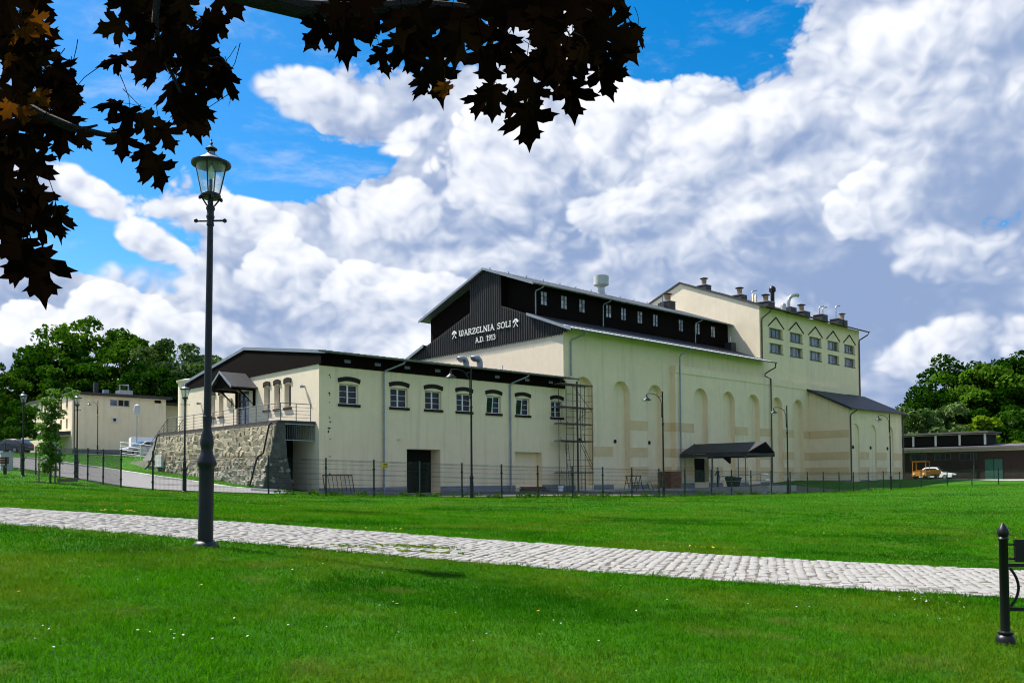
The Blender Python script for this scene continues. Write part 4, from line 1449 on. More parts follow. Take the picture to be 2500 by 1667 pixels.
GLY = {'W': (1.15, [([(0, 1), (.12, .95), (.14, .25), (.28, .02), (.5, .15), (.54, .95), (.45, 1)], .15), ([(.52, .25), (.68, .02), (.92, .2), (.98, .8), (.82, 1.0)], .15)]),
       'A': (.95, [([(.05, 0), (.22, .1), (.45, .95), (.3, 1.02)], .11), ([(.45, 1), (.72, .1), (.9, 0)], .17), ([(.1, .38), (.75, .38)], .08), ([(0, .02), (.25, .02)], .07)]),
       'R': (.9, [([(.18, 0), (.18, 1)], .17), ([(.02, .97), (.5, 1), (.68, .8), (.55, .56), (.2, .52)], .13), ([(.4, .52), (.68, .1), (.88, .02)], .16), ([(.02, .02), (.36, .02)], .07)]),
       'Z': (.85, [([(.05, .82), (.08, .97), (.75, .97)], .13), ([(.75, .97), (.08, .04)], .12), ([(.08, .04), (.72, .04), (.8, .2)], .14), ([(.22, .5), (.62, .5)], .07)]),
       'E': (.85, [([(.75, .85), (.5, 1), (.2, .85), (.1, .5), (.2, .15), (.5, 0), (.78, .14)], .15), ([(.15, .5), (.66, .5)], .09)]),
       'L': (.78, [([(.18, 1), (.18, .04)], .17), ([(.04, .97), (.34, .97)], .08), ([(.1, .04), (.62, .04), (.7, .2)], .13)]),
       'N': (1.0, [([(.16, 0), (.16, 1)], .13), ([(.12, 1), (.78, .02)], .17), ([(.8, 0), (.8, 1)], .11), ([(.02, .02), (.3, .02)], .07), ([(.66, .98), (.94, .98)], .07)]),
       'I': (.48, [([(.2, 0), (.2, 1)], .17), ([(.04, .98), (.37, .98)], .08), ([(.04, .02), (.37, .02)], .08)]),
       'S': (.8, [([(.68, .82), (.45, 1), (.16, .85), (.2, .6), (.58, .42), (.66, .18), (.38, 0), (.06, .16)], .15)]),
       'O': (.95, [([(.42, 1), (.14, .8), (.08, .45), (.22, .1), (.46, 0)], .15), ([(.46, 1), (.74, .85), (.82, .5), (.7, .12), (.44, 0)], .13)]),
       'D': (.92, [([(.18, 0), (.18, 1)], .16), ([(.03, .98), (.45, .98), (.76, .75), (.78, .3), (.5, .02), (.03, .02)], .13)]),
       '.': (.32, [([(.12, .06), (.14, .06)], .17)]),
       '1': (.5, [([(.24, 0), (.24, 1), (.06, .84)], .15), ([(.08, .02), (.42, .02)], .08)]),
       '9': (.72, [([(.54, .6), (.3, .45), (.1, .66), (.22, .95), (.46, .97), (.58, .7), (.52, .3), (.3, .02), (.1, .08)], .13)]),
       '3': (.7, [([(.08, .85), (.3, 1), (.54, .84), (.46, .6), (.26, .53)], .13), ([(.3, .53), (.58, .36), (.5, .08), (.25, 0), (.06, .12)], .13)])}


def write(text, v_left, v_right, base, h):
    total = sum(.55 if c == ' ' else GLY[c][0] for c in text)
    adv = (v_left - v_right) / total
    x = v_left
    for c in text:
        if c == ' ':
            x -= .55 * adv
            continue
        wd, strokes = GLY[c]
        q = MB()
        for pts, sw in strokes:
            stroke(q, [(a * adv / h, b) for a, b in pts], sw, x, h, base)
        q.build('letter', 'sign_white', hall)
        x -= wd * adv


write('WARZELNIA SOLI', 12.80, 5.85, 12.90, .50)
write('A.D. 1913', 10.55, 7.85, 12.06, .44)
for vc, zc in ((13.48, 13.12), (5.32, 13.10)):
    em = bpy.data.objects.new('emblem', None)
    col.objects.link(em)
    em.parent = hall
    for s_ in (1, -1):
        q = MB()
        def rot(a, b, c_=math.cos(rad(38) * s_), n_=math.sin(rad(38) * s_)):
            return (vc + a * c_ - b * n_, zc + a * n_ + b * c_)
        q.prism([rot(-.035, -.40), rot(.035, -.40), rot(.035, .26), rot(-.035, .26)], fu(BU), -.135 - .012 * s_, -.10 - .012 * s_)
        q.prism([rot(-.20, .20), rot(.16, .20), rot(.22, .27), rot(.16, .36), rot(-.20, .36)], fu(BU), -.15 - .012 * s_, -.101 - .012 * s_)
        q.build('hammer', 'sign_white', em)

# ================================================================= end block
TU0, TU1 = 52.0, 75.1
TW = [(53.95, 56.7), (58.25, 61.02), (62.6, 65.4), (66.9, 69.7), (71.1, 73.85)]
th = [(rect(a, b, z0, z0 + 1.03), .35, True) for a, b in TW for z0 in (14.74, 13.12)]
MB().sheet([(TU0, 9.8), (TU1, 9.8), (TU1, 17.75), (TU0, 17.75)], th, fv(0)).build('wall', 'plaster', tower)
MB().sheet([(52.9, GB), (TU1 - .6, GB), (TU1 - .6, 9.5), (52.9, 9.5)], [(arch_pts(c - 1.12, c + 1.12, -.5, 8.32, 16), .5, True) for c in (54.32, 58.78)], fv(-.55)).build('wall', 'plaster', tower)
MB().box(52.9, 70.4, -.62, 0, 9.5, 10.18).build('string_course', 'plaster', tower)
MB().prism([(0.001, 9.8), (20, 9.8), (20, 17.75), (9.9, 21.75), (.001, 17.8)], fu(TU0), 0, .2).build('gable_wall', 'plaster_pale', tower)
MB().box(TU1 - .2, TU1, .001, 20, GB, 17.8).build('wall', 'plaster', tower)
bands_v(tower, [(52.95, 53.2), (55.44, 57.66), (59.9, 61.1)], UPZ + LOWZ, -.55)
for a, b in ((52.95, 53.2), (55.44, 57.66), (59.9, 61.2)):
    MB().box(a, b, -.59, -.55, GB, -.5).build('plinth', 'plinth', tower)
disc_v(tower, 58.3, 3.15, -.07)
for a, b in TW:
    for z0 in (14.74, 13.12):
        w = window_v(tower, a + .02, b - .02, z0 + .02, z0 + 1.01, .26, 3, 1, 'glass_grey', 'rail_grey', .05, .06)
        MB().box(a - .03, b + .03, -.06, .24, z0 - .07, z0 - .002).build('sill', 'coping', w)
    c = (a + b) / 2
    q = MB()
    q.prism([(a - .35, 15.88), (a - .22, 15.84), (c, 16.86), (b + .22, 15.84), (b + .35, 15.88), (c, 17.02)], fv(0), -.06, .01)
    q.build('chevron', 'brick_trim', tower)
q = MB()
slab(q, -.85, 17.50, 9.9, 21.80, TU0 - .10, TU1 + .35, .14)
slab(q, 9.9, 21.80, 20.6, 17.50, TU0 - .10, TU1 + .35, .14)
tr = q.build('roof', 'roof_dark', tower)
MB().prism([(-.9, 17.44), (9.9, 21.76), (20.7, 17.44), (20.7, 17.67), (9.9, 21.98), (-.9, 17.67)], fu(TU0 - .10), -.04, -.004).build('verge', 'roof_dark', tr)
gutter_v(tower, TU0 - .3, TU1 + .8, -.93, 17.60, .10, 'brown_pipe')
pipe(tower, [(52.9, -.93, 17.5), (52.85, -.8, 17.2), (52.3, -.16, 16.5), (52.25, -.12, 16.2), (52.25, -.12, 12.1)], .075, 'brown_pipe')
pipe(tower, [(75.7, -.93, 17.5), (75.6, -.85, 17.2), (74.95, -.14, 16.6), (74.9, -.1, 16.3), (74.9, -.1, 9.6)], .08, 'brown_pipe')
flue(tower, 55.7, 9.2, 21.0, 21.95, .58, .30)
flue(tower, 55.4, 4.4, 19.0, 20.0, .58, .30)
pipe(tower, [(56.6, 3.6, 19.0), (56.6, 3.6, 20.5), (56.7, 3.5, 20.62), (57.2, 3.3, 20.7)], .06, 'chrome_pipe', 'vent_pipe')
for du in (0, .55):
    MB().lathe([(.13, 18.3), (.13, 19.85), (.05, 19.95)], 12, (55.2 + du, 2.6)).build('white_flue', 'plaster_pale', tower, True)
flue(tower, 56.6, 1.9, 18.0, 19.0, .7, .30)
b_ = pipe(tower, [(57.35, 1.5, 18.4), (57.35, 1.5, 20.4)], .22, 'iron_black', 'black_flue', 14)
MB().lathe([(.24, 20.2), (.36, 20.3), (.38, 20.55), (.31, 20.75), (.1, 20.92)], 16, (57.35, 1.5)).build('flue_head', 'iron_black', b_, True)
MB().lathe([(.28, 18.0), (.30, 18.9), (.2, 19.05), (.05, 19.1)], 14, (58.6, .9)).build('small_vent', 'chrome_pipe', tower, True)
b_ = MB().box(59.3, 60.6, .4, 1.6, 17.9, 18.75).build('chimney', 'roof_dark', tower)
MB().tube([(59.9, 1.0, 18.7), (59.9, 1.0, 19.4), (60.0, .92, 19.85), (60.3, .75, 20.15), (60.75, .5, 20.25), (61.0, .38, 20.2)], .2, 14).build('hooked_flue', 'chrome_pipe', b_, True)
flue(tower, 62.6, .9, 17.9, 18.55, .7, .3)
for u, tall in ((67.2, (.75, .75)), (71.3, (1.35,))):
    b_ = MB().box(u - .7, u + .7, .4, 1.5, 17.9, 18.8).build('chimney', 'roof_dark', tower)
    MB().box(u - .75, u + .75, .35, 1.55, 18.8, 18.87).build('chimney_cap', 'chrome_pipe', b_)
    for k, h in enumerate(tall):
        x = u - .35 + k * .8
        MB().tube([(x, .9, 18.87), (x, .9, 18.87 + h), (x + .1, .82, 19.05 + h), (x + .5, .6, 19.12 + h)], .09 if h < 1.5 else .13, 10).build('vent_pipe', 'chrome_pipe', b_, True)
flue(tower, 72.4, .8, 17.9, 18.75, .45, .26)

# ================================================================= lean-to
LU0, LU1, LV = 61.17, 74.7, -5.07
MB().sheet([(LU0, GB), (LU1, GB), (LU1, 7.3), (LU0, 7.3)], [(arch_pts(a, a + 1.95, -.45, 5.66, 14), .16, True) for a in (61.65, 65.9, 70.4)], fv(LV)).build('wall', 'plaster', lean)
MB().sheet([(LV + .001, GB), (-.551, GB), (-.551, 9.5), (LV + .001, 7.3)], [], fu(LU0)).build('wall', 'plaster', lean)
MB().prism([(LV + .001, GB), (-.551, GB), (-.551, 9.5), (LV + .001, 7.3)], fu(LU1), -.2, 0).build('wall', 'plaster', lean)
bands_v(lean, [(63.6, 65.9), (67.85, 70.4), (72.35, 74.7)], LOWZ, LV)
for z0, z1 in UPZ + LOWZ:
    MB().box(LU0 - .022, LU0, LV, -.56, z0, z1).build('band', 'band', lean)
for a, b in ((61.17, 61.65), (63.6, 65.9), (67.85, 70.4), (72.35, 74.7)):
    MB().box(a, b, LV - .035, LV, GB, -.45).build('plinth', 'plinth', lean)
MB().box(LU0 - .035, LU0, LV - .03, -.56, GB, -.45).build('plinth', 'plinth', lean)
for u in (62.3, 66.6, 71.0):
    disc_v(lean, u, 3.1, LV + .16, .2)
q = MB()
slab(q, -5.55, 7.10, -.5, 9.52, LU0 - .45, LU1 + .5, .13)
lro = q.build('roof', 'roof_dark', lean)
MB().prism([(-5.6, 7.0), (-.5, 9.44), (-.5, 9.70), (-5.6, 7.26)], fu(LU0 - .45), -.05, -.004).build('verge', 'roof_dark', lro)
gutter_v(lean, LU0 - .4, LU1 + .7, -5.62, 7.17, .09, 'brown_pipe')
pipe(lean, [(62.0, -5.6, 7.1), (61.9, -5.55, 6.95), (61.45, -5.2, 6.6), (61.4, -5.16, 6.4), (61.4, -5.16, -.6)], .07, 'brown_pipe')
pipe(lean, [(75.1, -5.6, 7.1), (74.85, -5.25, 6.8), (74.8, -5.2, 6.5), (74.8, -5.2, -.6)], .07, 'brown_pipe')


# ------------------------------------------------------------------ loading canopy, dock and yard clutter (hall side)
cano = block('loading_canopy', 'dark gabled canopy sheltering the loading ramp at the hall', 'canopy')
q = MB()
CR, CZ, CE = 39.1, 2.98, 2.06
for s_ in (-1, 1):
    ue = CR + s_ * 2.2
    q.hexa([(CR, -8.0, CZ - .02), (CR, -.58, CZ - .02), (ue, -.58, CE), (ue, -7.6, CE), (CR, -8.0, CZ + .05), (CR, -.58, CZ + .05), (ue, -.58, CE + .07), (ue, -7.6, CE + .07)])
q.build('roof', 'roof_dark', cano)
for s_ in (-1, 1):
    ue = CR + s_ * 2.2
    MB().box(ue - .06, ue + .06, -7.55, -.62, CE - .32, CE - .02).build('eaves_beam', 'coping', cano)
MB().box(CR - 2.1, CR + 2.1, -7.5, -7.4, CE - .28, CE - .03).build('end_beam', 'coping', cano)
MB().prism([(-3.75, 1.72), (-4.5, 1.16), (-4.62, 1.2), (-4.62, 1.72)], lambda a, b, d: (d, a, b), 38.9, 38.94).build('hanging_flap', 'roof_dark', cano)
for u, v in ((36.95, -1.1), (36.95, -3.95), (36.95, -7.3), (41.2, -3.95), (41.2, -7.3), (39.1, -2.6)):
    MB().tube([(u, v, -1.2), (u, v, CE - .30 if u != 39.1 else CZ - .1)], .045, 8).build('post', 'rail_grey', cano, True)
dock = block('loading_ramp', 'grey concrete loading ramp with tubular railing beside the hall', 'ramp')
MB().hexa([(36.9, -9.6, -1.9), (41.3, -9.6, -1.9), (41.3, -.6, -1.9), (36.9, -.6, -1.9), (36.9, -9.6, -.77), (41.3, -9.6, -.77), (41.3, -.6, -1.02), (36.9, -.6, -1.02)]).build('ramp_slab', 'concrete', dock)
q = MB()
q.tube([(37.0, -4.6, .02), (37.0, -9.2, .22), (37.0, -9.5, .12), (37.0, -9.58, -.1), (37.0, -9.6, -.75)], .03, 8)
q.tube([(37.0, -4.6, -.42), (37.0, -9.5, -.28)], .022, 8)
for v in (-4.6, -5.9, -7.3, -8.7):
    q.tube([(37.0, v, -.95), (37.0, v, .02 + (-4.6 - v) * .043)], .025, 8)
q.build('railing', 'zinc', dock, True)
MB().box(22.3, 36.3, -2.4, -.7, -1.5, -.98).build('step_slab', 'concrete', dock)

bin_ = block('rubbish_container', 'black plastic rubbish container standing on the loading ramp', 'container')
q = MB()
q.hexa([(37.6, -5.75, -.86), (38.4, -5.75, -.86), (38.4, -5.05, -.86), (37.6, -5.05, -.86), (37.5, -5.95, -.15), (38.5, -5.95, -.15), (38.5, -4.9, -.15), (37.5, -4.9, -.15)])
q.build('bin_body', 'bin_black', bin_)
MB().hexa([(37.45, -6.0, -.15), (38.55, -6.0, -.15), (38.55, -4.85, -.15), (37.45, -4.85, -.15), (37.55, -5.9, -.05), (38.45, -5.9, -.05), (38.45, -4.95, .02), (37.55, -4.95, .02)]).build('lid', 'bin_black', bin_)
for v in (-5.6, -5.2):
    for u in (37.7, 38.3):
        MB().tube([(u, v - .03, -.88), (u, v + .03, -.88)], .06, 10).build('wheel', 'tyre', bin_)


# ---- person at the ramp rail: back turned, hands forward on the rail
def person_mesh():
    me = bpy.data.meshes.new('body')
    J = {'pel': (0, 0, .95, .135), 'bel': (0, .0, 1.08, .125), 'che': (0, .02, 1.30, .145), 'nk0': (0, .03, 1.46, .062), 'nk1': (0, .05, 1.53, .055), 'hd0': (0, .06, 1.60, .085), 'hd1': (0, .06, 1.68, .095), 'hd2': (0, .05, 1.755, .065),
         'shl': (-.19, .02, 1.41, .068), 'ell': (-.27, .10, 1.14, .048), 'wrl': (-.20, .33, 1.04, .034), 'hal': (-.19, .41, 1.03, .034), 'shr': (.19, .02, 1.41, .068), 'elr': (.27, .10, 1.14, .048), 'wrr': (.20, .33, 1.04, .034), 'har': (.19, .41, 1.03, .034),
         'hil': (-.10, 0, .90, .105), 'knl': (-.11, .03, .50, .072), 'anl': (-.11, 0, .10, .05), 'tol': (-.12, .15, .05, .042), 'hir': (.10, 0, .90, .105), 'knr': (.11, .02, .50, .072), 'anr': (.12, -.03, .10, .05), 'tor': (.13, .12, .05, .042)}
    E = [('pel', 'bel'), ('bel', 'che'), ('che', 'nk0'), ('nk0', 'nk1'), ('nk1', 'hd0'), ('hd0', 'hd1'), ('hd1', 'hd2'), ('che', 'shl'), ('shl', 'ell'), ('ell', 'wrl'), ('wrl', 'hal'), ('che', 'shr'), ('shr', 'elr'), ('elr', 'wrr'), ('wrr', 'har'), ('pel', 'hil'), ('hil', 'knl'), ('knl', 'anl'), ('anl', 'tol'), ('pel', 'hir'), ('hir', 'knr'), ('knr', 'anr'), ('anr', 'tor')]
    V = [J[k][:3] for k in J]
    R = [J[k][3] for k in J]
    idx = {k: i for i, k in enumerate(J)}
    ED = [(idx[a], idx[b]) for a, b in E]
    for w, hx in (('wrl', -1), ('wrr', 1)):            # fingers and thumb on each hand
        h = 'hal' if hx < 0 else 'har'
        bx, by, bz, _ = J[h]
        for k, (dx, L) in enumerate(((-.030, .070), (-.010, .080), (.010, .076), (.030, .062))):
            a = len(V)
            V += [(bx + dx, by + .03, bz + .01), (bx + dx, by + .03 + L * .55, bz - .004), (bx + dx, by + .03 + L * .8, bz - .035)]
            R += [.011, .010, .008]
            ED += [(idx[h], a), (a, a + 1), (a + 1, a + 2)]
        a = len(V)
        V += [(bx - hx * .045, by + .0, bz), (bx - hx * .055, by + .045, bz - .02)]
        R += [.013, .010]
        ED += [(idx[h], a), (a, a + 1)]
    me.from_pydata(V, ED, [])
    o = bpy.data.objects.new('skeleton', me)
    col.objects.link(o)
    md = o.modifiers.new('Skin', 'SKIN')
    for i, sv in enumerate(me.skin_vertices[0].data):
        sv.radius = (R[i], R[i] * (.82 if i in (0, 1, 2) else 1))
        sv.use_root = i == 0
    sub = o.modifiers.new('Sub', 'SUBSURF')
    sub.levels = sub.render_levels = 2
    dg_ = bpy.context.evaluated_depsgraph_get()
    out = bpy.data.meshes.new_from_object(o.evaluated_get(dg_))
    bpy.data.objects.remove(o)
    for p in out.polygons:
        p.use_smooth = True
    for mname in ('skin', 'shirt_blue', 'trousers', 'hair'):
        out.materials.append(M[mname])
    for p in out.polygons:
        c_ = p.center
        if c_.z > 1.50:
            p.material_index = 3 if (c_.z > 1.66 or c_.y < .045) and c_.z > 1.56 else 0
        elif c_.z > .93:
            p.material_index = 0 if (abs(c_.x) > .15 and c_.y > .24) else 1
        else:
            p.material_index = 2
    return out


pw = uvw(37.45, -4.25, -.93)
per = thing('person', 'person in a dark blue shirt and black trousers standing on the loading ramp', 'person', pw, YAW + rad(60))
link('body', person_mesh(), per)


def tubes(parent, name, segs, r, mat, n=6):
    q_ = MB()
    for s_ in segs:
        q_.tube(s_, r, n)
    return q_.build(name, mat, parent)


# ---- scaffold tower at the corner of annex and hall
sc = block('scaffold_tower', 'rusty scaffold tower with ladders at the corner of annex and hall', 'scaffold')
SU, SV = (21.1, 22.75, 24.15), (-1.25, -.45)
LV_ = [.42, 2.9, 4.25, 5.55, 7.35]
for u in SU:
    for v in SV:
        MB().tube([(u, v, -1.05), (u, v, 7.5)], .026, 7).build('standard', 'scaff', sc, True)
for z in LV_:
    MB().box(20.6, 24.25, -1.28, -.42, z, z + .05).build('platform', 'plank', sc)
    tubes(sc, 'ledger', [[(20.5, v, z - .05), (24.25, v, z - .05)] for v in SV], .024, 'scaff')
    tubes(sc, 'guard_rail', [[(SU[0], SV[0], z + h), (SU[2], SV[0], z + h)] for h in (.5, 1.0) if z < 7], .016, 'scaff')
    MB().tube([(20.55, SV[0], z - .05), (20.45, SV[0], z + .25)], .022, 6).build('bracket', 'scaff', sc)
for (u0, z0, u1, z1) in ((22.75, 2.6, 24.1, .6), (21.9, 7.2, 24.1, 5.3), (22.1, 4.3, 23.3, 5.1), (22.8, 2.9, 24.1, 1.0)):
    MB().tube([(u0, SV[0] - .03, z0), (u1, SV[0] - .03, z1)], .02, 6).build('brace', 'scaff', sc)
for u, z0, z1, sh in ((23.5, 2.95, 5.5, .45), (22.1, -.95, 2.85, .75), (23.5, -1.0, .5, .2), (23.2, 4.3, 5.6, .5)):
    q = MB()
    for w in (0, .34):
        q.tube([(u + w - .2, -.85, z0), (u + w - .2 + sh * (1 if u > 23 else -1) * .6, -.75, z1)], .018, 6)
    n = int((z1 - z0) / .28)
    for k in range(1, n):
        f = k / n
        x = u - .2 + sh * (1 if u > 23 else -1) * .6 * f
        q.tube([(x, -.85 + .1 * f, z0 + (z1 - z0) * f), (x + .34, -.85 + .1 * f, z0 + (z1 - z0) * f)], .012, 5)
    q.build('ladder', 'scaff', sc)
# thick pole standing in front of the tower
tag(MB().tube([(22.1, -1.55, -1.05), (22.08, -1.5, 7.55)], .075, 10).build('timber_pole', 'scaff', None, True), 'thick dark pole standing upright in front of the scaffold tower', 'pole')
pole = bpy.data.objects['timber_pole']
pole.location = C0
pole.rotation_euler = (0, 0, YAW)

# ---- things stored along the wall
def low_trestle(u, v, label):
    t_ = block('trestle', label, 'trestle')
    MB().box(u - 1.0, u + 1.0, v - .06, v + .06, .10, .17).build('top_bar', 'rust', t_)
    for a in (-.9, -.3, .35, .9):
        for s_ in (-1, 1):
            MB().tube([(u + a, v, .12), (u + a + .1 * s_, v + .35 * s_, -1.05)], .028, 6).build('leg', 'rust', t_)
    MB().tube([(u - .9, v + .2, -.5), (u + .9, v + .2, -.4)], .022, 6).build('stretcher', 'rust', t_)
    return t_


low_trestle(28.9, -1.6, 'rusty metal trestle standing between the arches of the hall')
o = block('pallet_of_bricks', 'square stack of dark red bricks with toothed corners by the hall', 'bricks')
bm_ = MB().box(-.235, .235, -.115, .115, 0, .10).mesh('brick', 'brick_red')
for lay in range(14):
    for i in range(3):
        for j in range(6):
            if 0 < i < 2 and 0 < j < 5 and lay < 13:
                continue
            off = .06 if lay % 2 else 0
            b_ = link('brick', bm_, o, (33.5 + i * .49 + (off if lay % 2 else -off) + (.06 if lay % 2 else 0), -2.1 + j * .245, -.92 + lay * .102))
MB().box(33.2, 34.8, -2.3, -.7, -1.02, -.93).build('pallet', 'plank', o)
o = block('steel_frame_pile', 'bent steel frame lying on the yard below the trestle', 'frame')
tubes(o, 'frame_tube', [[(26.6, -3.2, -1.05), (26.8, -3.2, -.45), (29.0, -3.3, -.42), (29.5, -3.2, -1.05)], [(27.2, -3.3, -1.05), (27.0, -3.2, -.43)], [(28.0, -3.4, -1.05), (27.8, -3.2, -.43)], [(28.8, -3.4, -1.05), (28.6, -3.2, -.42)]], .03, 'scaff')
o = block('metal_grid_panel', 'dark metal barred panel leaning against the annex near its corner', 'panel')
q = MB()
q.tube([(.2, -.45, -.95), (.2, -.10, .28), (2.3, -.10, .28), (2.3, -.45, -.95)], .035, 6)
q.build('frame', 'rust', o)
for k in range(6):
    u = .55 + k * .3
    MB().tube([(u, -.44, -.9), (u, -.11, .25)], .018, 5).build('bar', 'rust', o)
o = block('white_bucket', 'small white bucket standing in the yard near the scaffold', 'bucket')
MB().lathe([(.17, -1.0), (.22, -.62), (.235, -.62), (.235, -.58)], 16, (19.4, -2.2)).build('bucket_body', 'white_frame', o, True)
MB().tube([(19.18, -2.2, -.62), (19.2, -2.3, -.45), (19.4, -2.32, -.38), (19.6, -2.3, -.45), (19.62, -2.2, -.62)], .01, 5).build('handle', 'zinc', o)
o = block('timber_stack', 'dark stack of boards lying below the walled-up opening', 'boards')
for k in range(5):
    MB().box(16.9 + rs.uniform(-.1, .1), 19.5 + rs.uniform(-.2, .2), -.8 + .04 * k, -.35, -.98 + k * .07, -.92 + k * .07).build('board', 'rust', o)

# ------------------------------------------------------------------ wire fence
F_MAIN = [(-14.69, 34.96), (-12.4, 35.1), (-10.09, 35.43), (-7.83, 35.95), (-6.02, 37.2), (-4.15, 38.5), (-2.33, 39.6), (-.5, 40.3), (1.25, 41.9), (3.06, 43.6), (4.74, 44.8), (6.43, 46.0), (8.18, 47.7), (10.09, 50.0), (12.2, 52.4), (13.9, 54.2), (15.6, 55.9), (17.5, 57.8), (19.4, 59.7), (21.26, 61.6), (23.06, 63.4), (24.92, 65.2), (26.81, 67.2), (29.1, 69.9), (31.5, 72.6), (33.8, 74.6), (36.0, 75.3), (38.6, 75.9), (41.0, 76.3), (43.6, 76.7), (46.2, 77.0), (48.8, 77.3)]
F_LEFT = [(-16.7, 36.5), (-18.8, 39.3), (-20.7, 41.7), (-22.3, 43.6), (-24.5, 45.9), (-26.8, 48.1), (-28.9, 50.3), (-31.2, 52.6), (-33.5, 54.4), (-36, 56)]


def fence(name, label, line, H=1.58):
    f = thing(name, label, 'fence', (line[0][0], line[0][1], gz(*line[0])))
    bx, by, bz = f.location
    pm_ = MB().box(-.03, .03, -.03, .03, -.25, H + .02)
    pm_.box(-.036, .036, -.036, .036, H + .02, H + .04)
    pmesh = pm_.mesh('post', 'fence_green')
    cm = MB().box(-.045, .045, -.045, .045, -.03, .03).mesh('clip', 'iron_black')
    for i, (x, y) in enumerate(line):
        z = gz(x, y)
        nx_, ny_ = line[min(i + 1, len(line) - 1)]
        px_, py_ = line[max(i - 1, 0)]
        a = math.atan2(ny_ - py_, nx_ - px_)
        p = link('post', pmesh, f, (x - bx, y - by, z - bz), a)
        for h in (.35, 1.2):
            link('clip', cm, p, (0, 0, h))
        if i + 1 < len(line):
            z2 = gz(nx_, ny_)
            L = math.hypot(nx_ - x, ny_ - y)
            V, T = [], []
            def wire(P0, P1, r):
                k = len(V)
                d_ = Vector(P1) - Vector(P0)
                s1 = d_.orthogonal().normalized() * r
                s2 = d_.cross(s1).normalized() * r
                for P in (P0, P1):
                    for w_ in (s1, s2, -s1 - s2):
                        V.append(tuple(Vector(P) + w_))
                for m_ in range(3):
                    n_ = (m_ + 1) % 3
                    T.append((k + m_, k + n_, k + 3 + n_, k + 3 + m_))
            nw = int(L / .052)
            for k in range(nw + 1):
                t_ = k / nw
                X, Y, Z = x + (nx_ - x) * t_ - bx, y + (ny_ - y) * t_ - by, z + (z2 - z) * t_ - bz
                wire((X, Y, Z + .05), (X, Y, Z + H), .0034)
            for h in (.06, .26, .30, .50, .72, .92, .96, 1.16, 1.36, 1.50, 1.54):
                wire((x - bx, y - by, z - bz + h), (nx_ - bx, ny_ - by, z2 - bz + h), .0042)
            me = MB()
            me.v, me.f = V, T
            me.build('wire_panel', 'fence_green', f)
    return f


fence('wire_fence', 'green wire mesh fence running the length of the lawn before the salt works', F_MAIN)
fence('wire_fence', 'short green wire fence climbing beside the drive at far left', F_LEFT)
ys = thing('warning_sign', 'small yellow warning sign hung on the mesh fence', 'sign', (-5.58, 37.46, gz(-5.58, 37.46)), .60)
MB().box(-.14, .14, -.045, -.03, 1.27, 1.50).build('sign_plate', 'yellow_sign', ys)
for z in (1.32, 1.38, 1.44):
    MB().box(-.10, .10, -.048, -.046, z - .012, z + .012).build('sign_print', 'iron_black', ys)


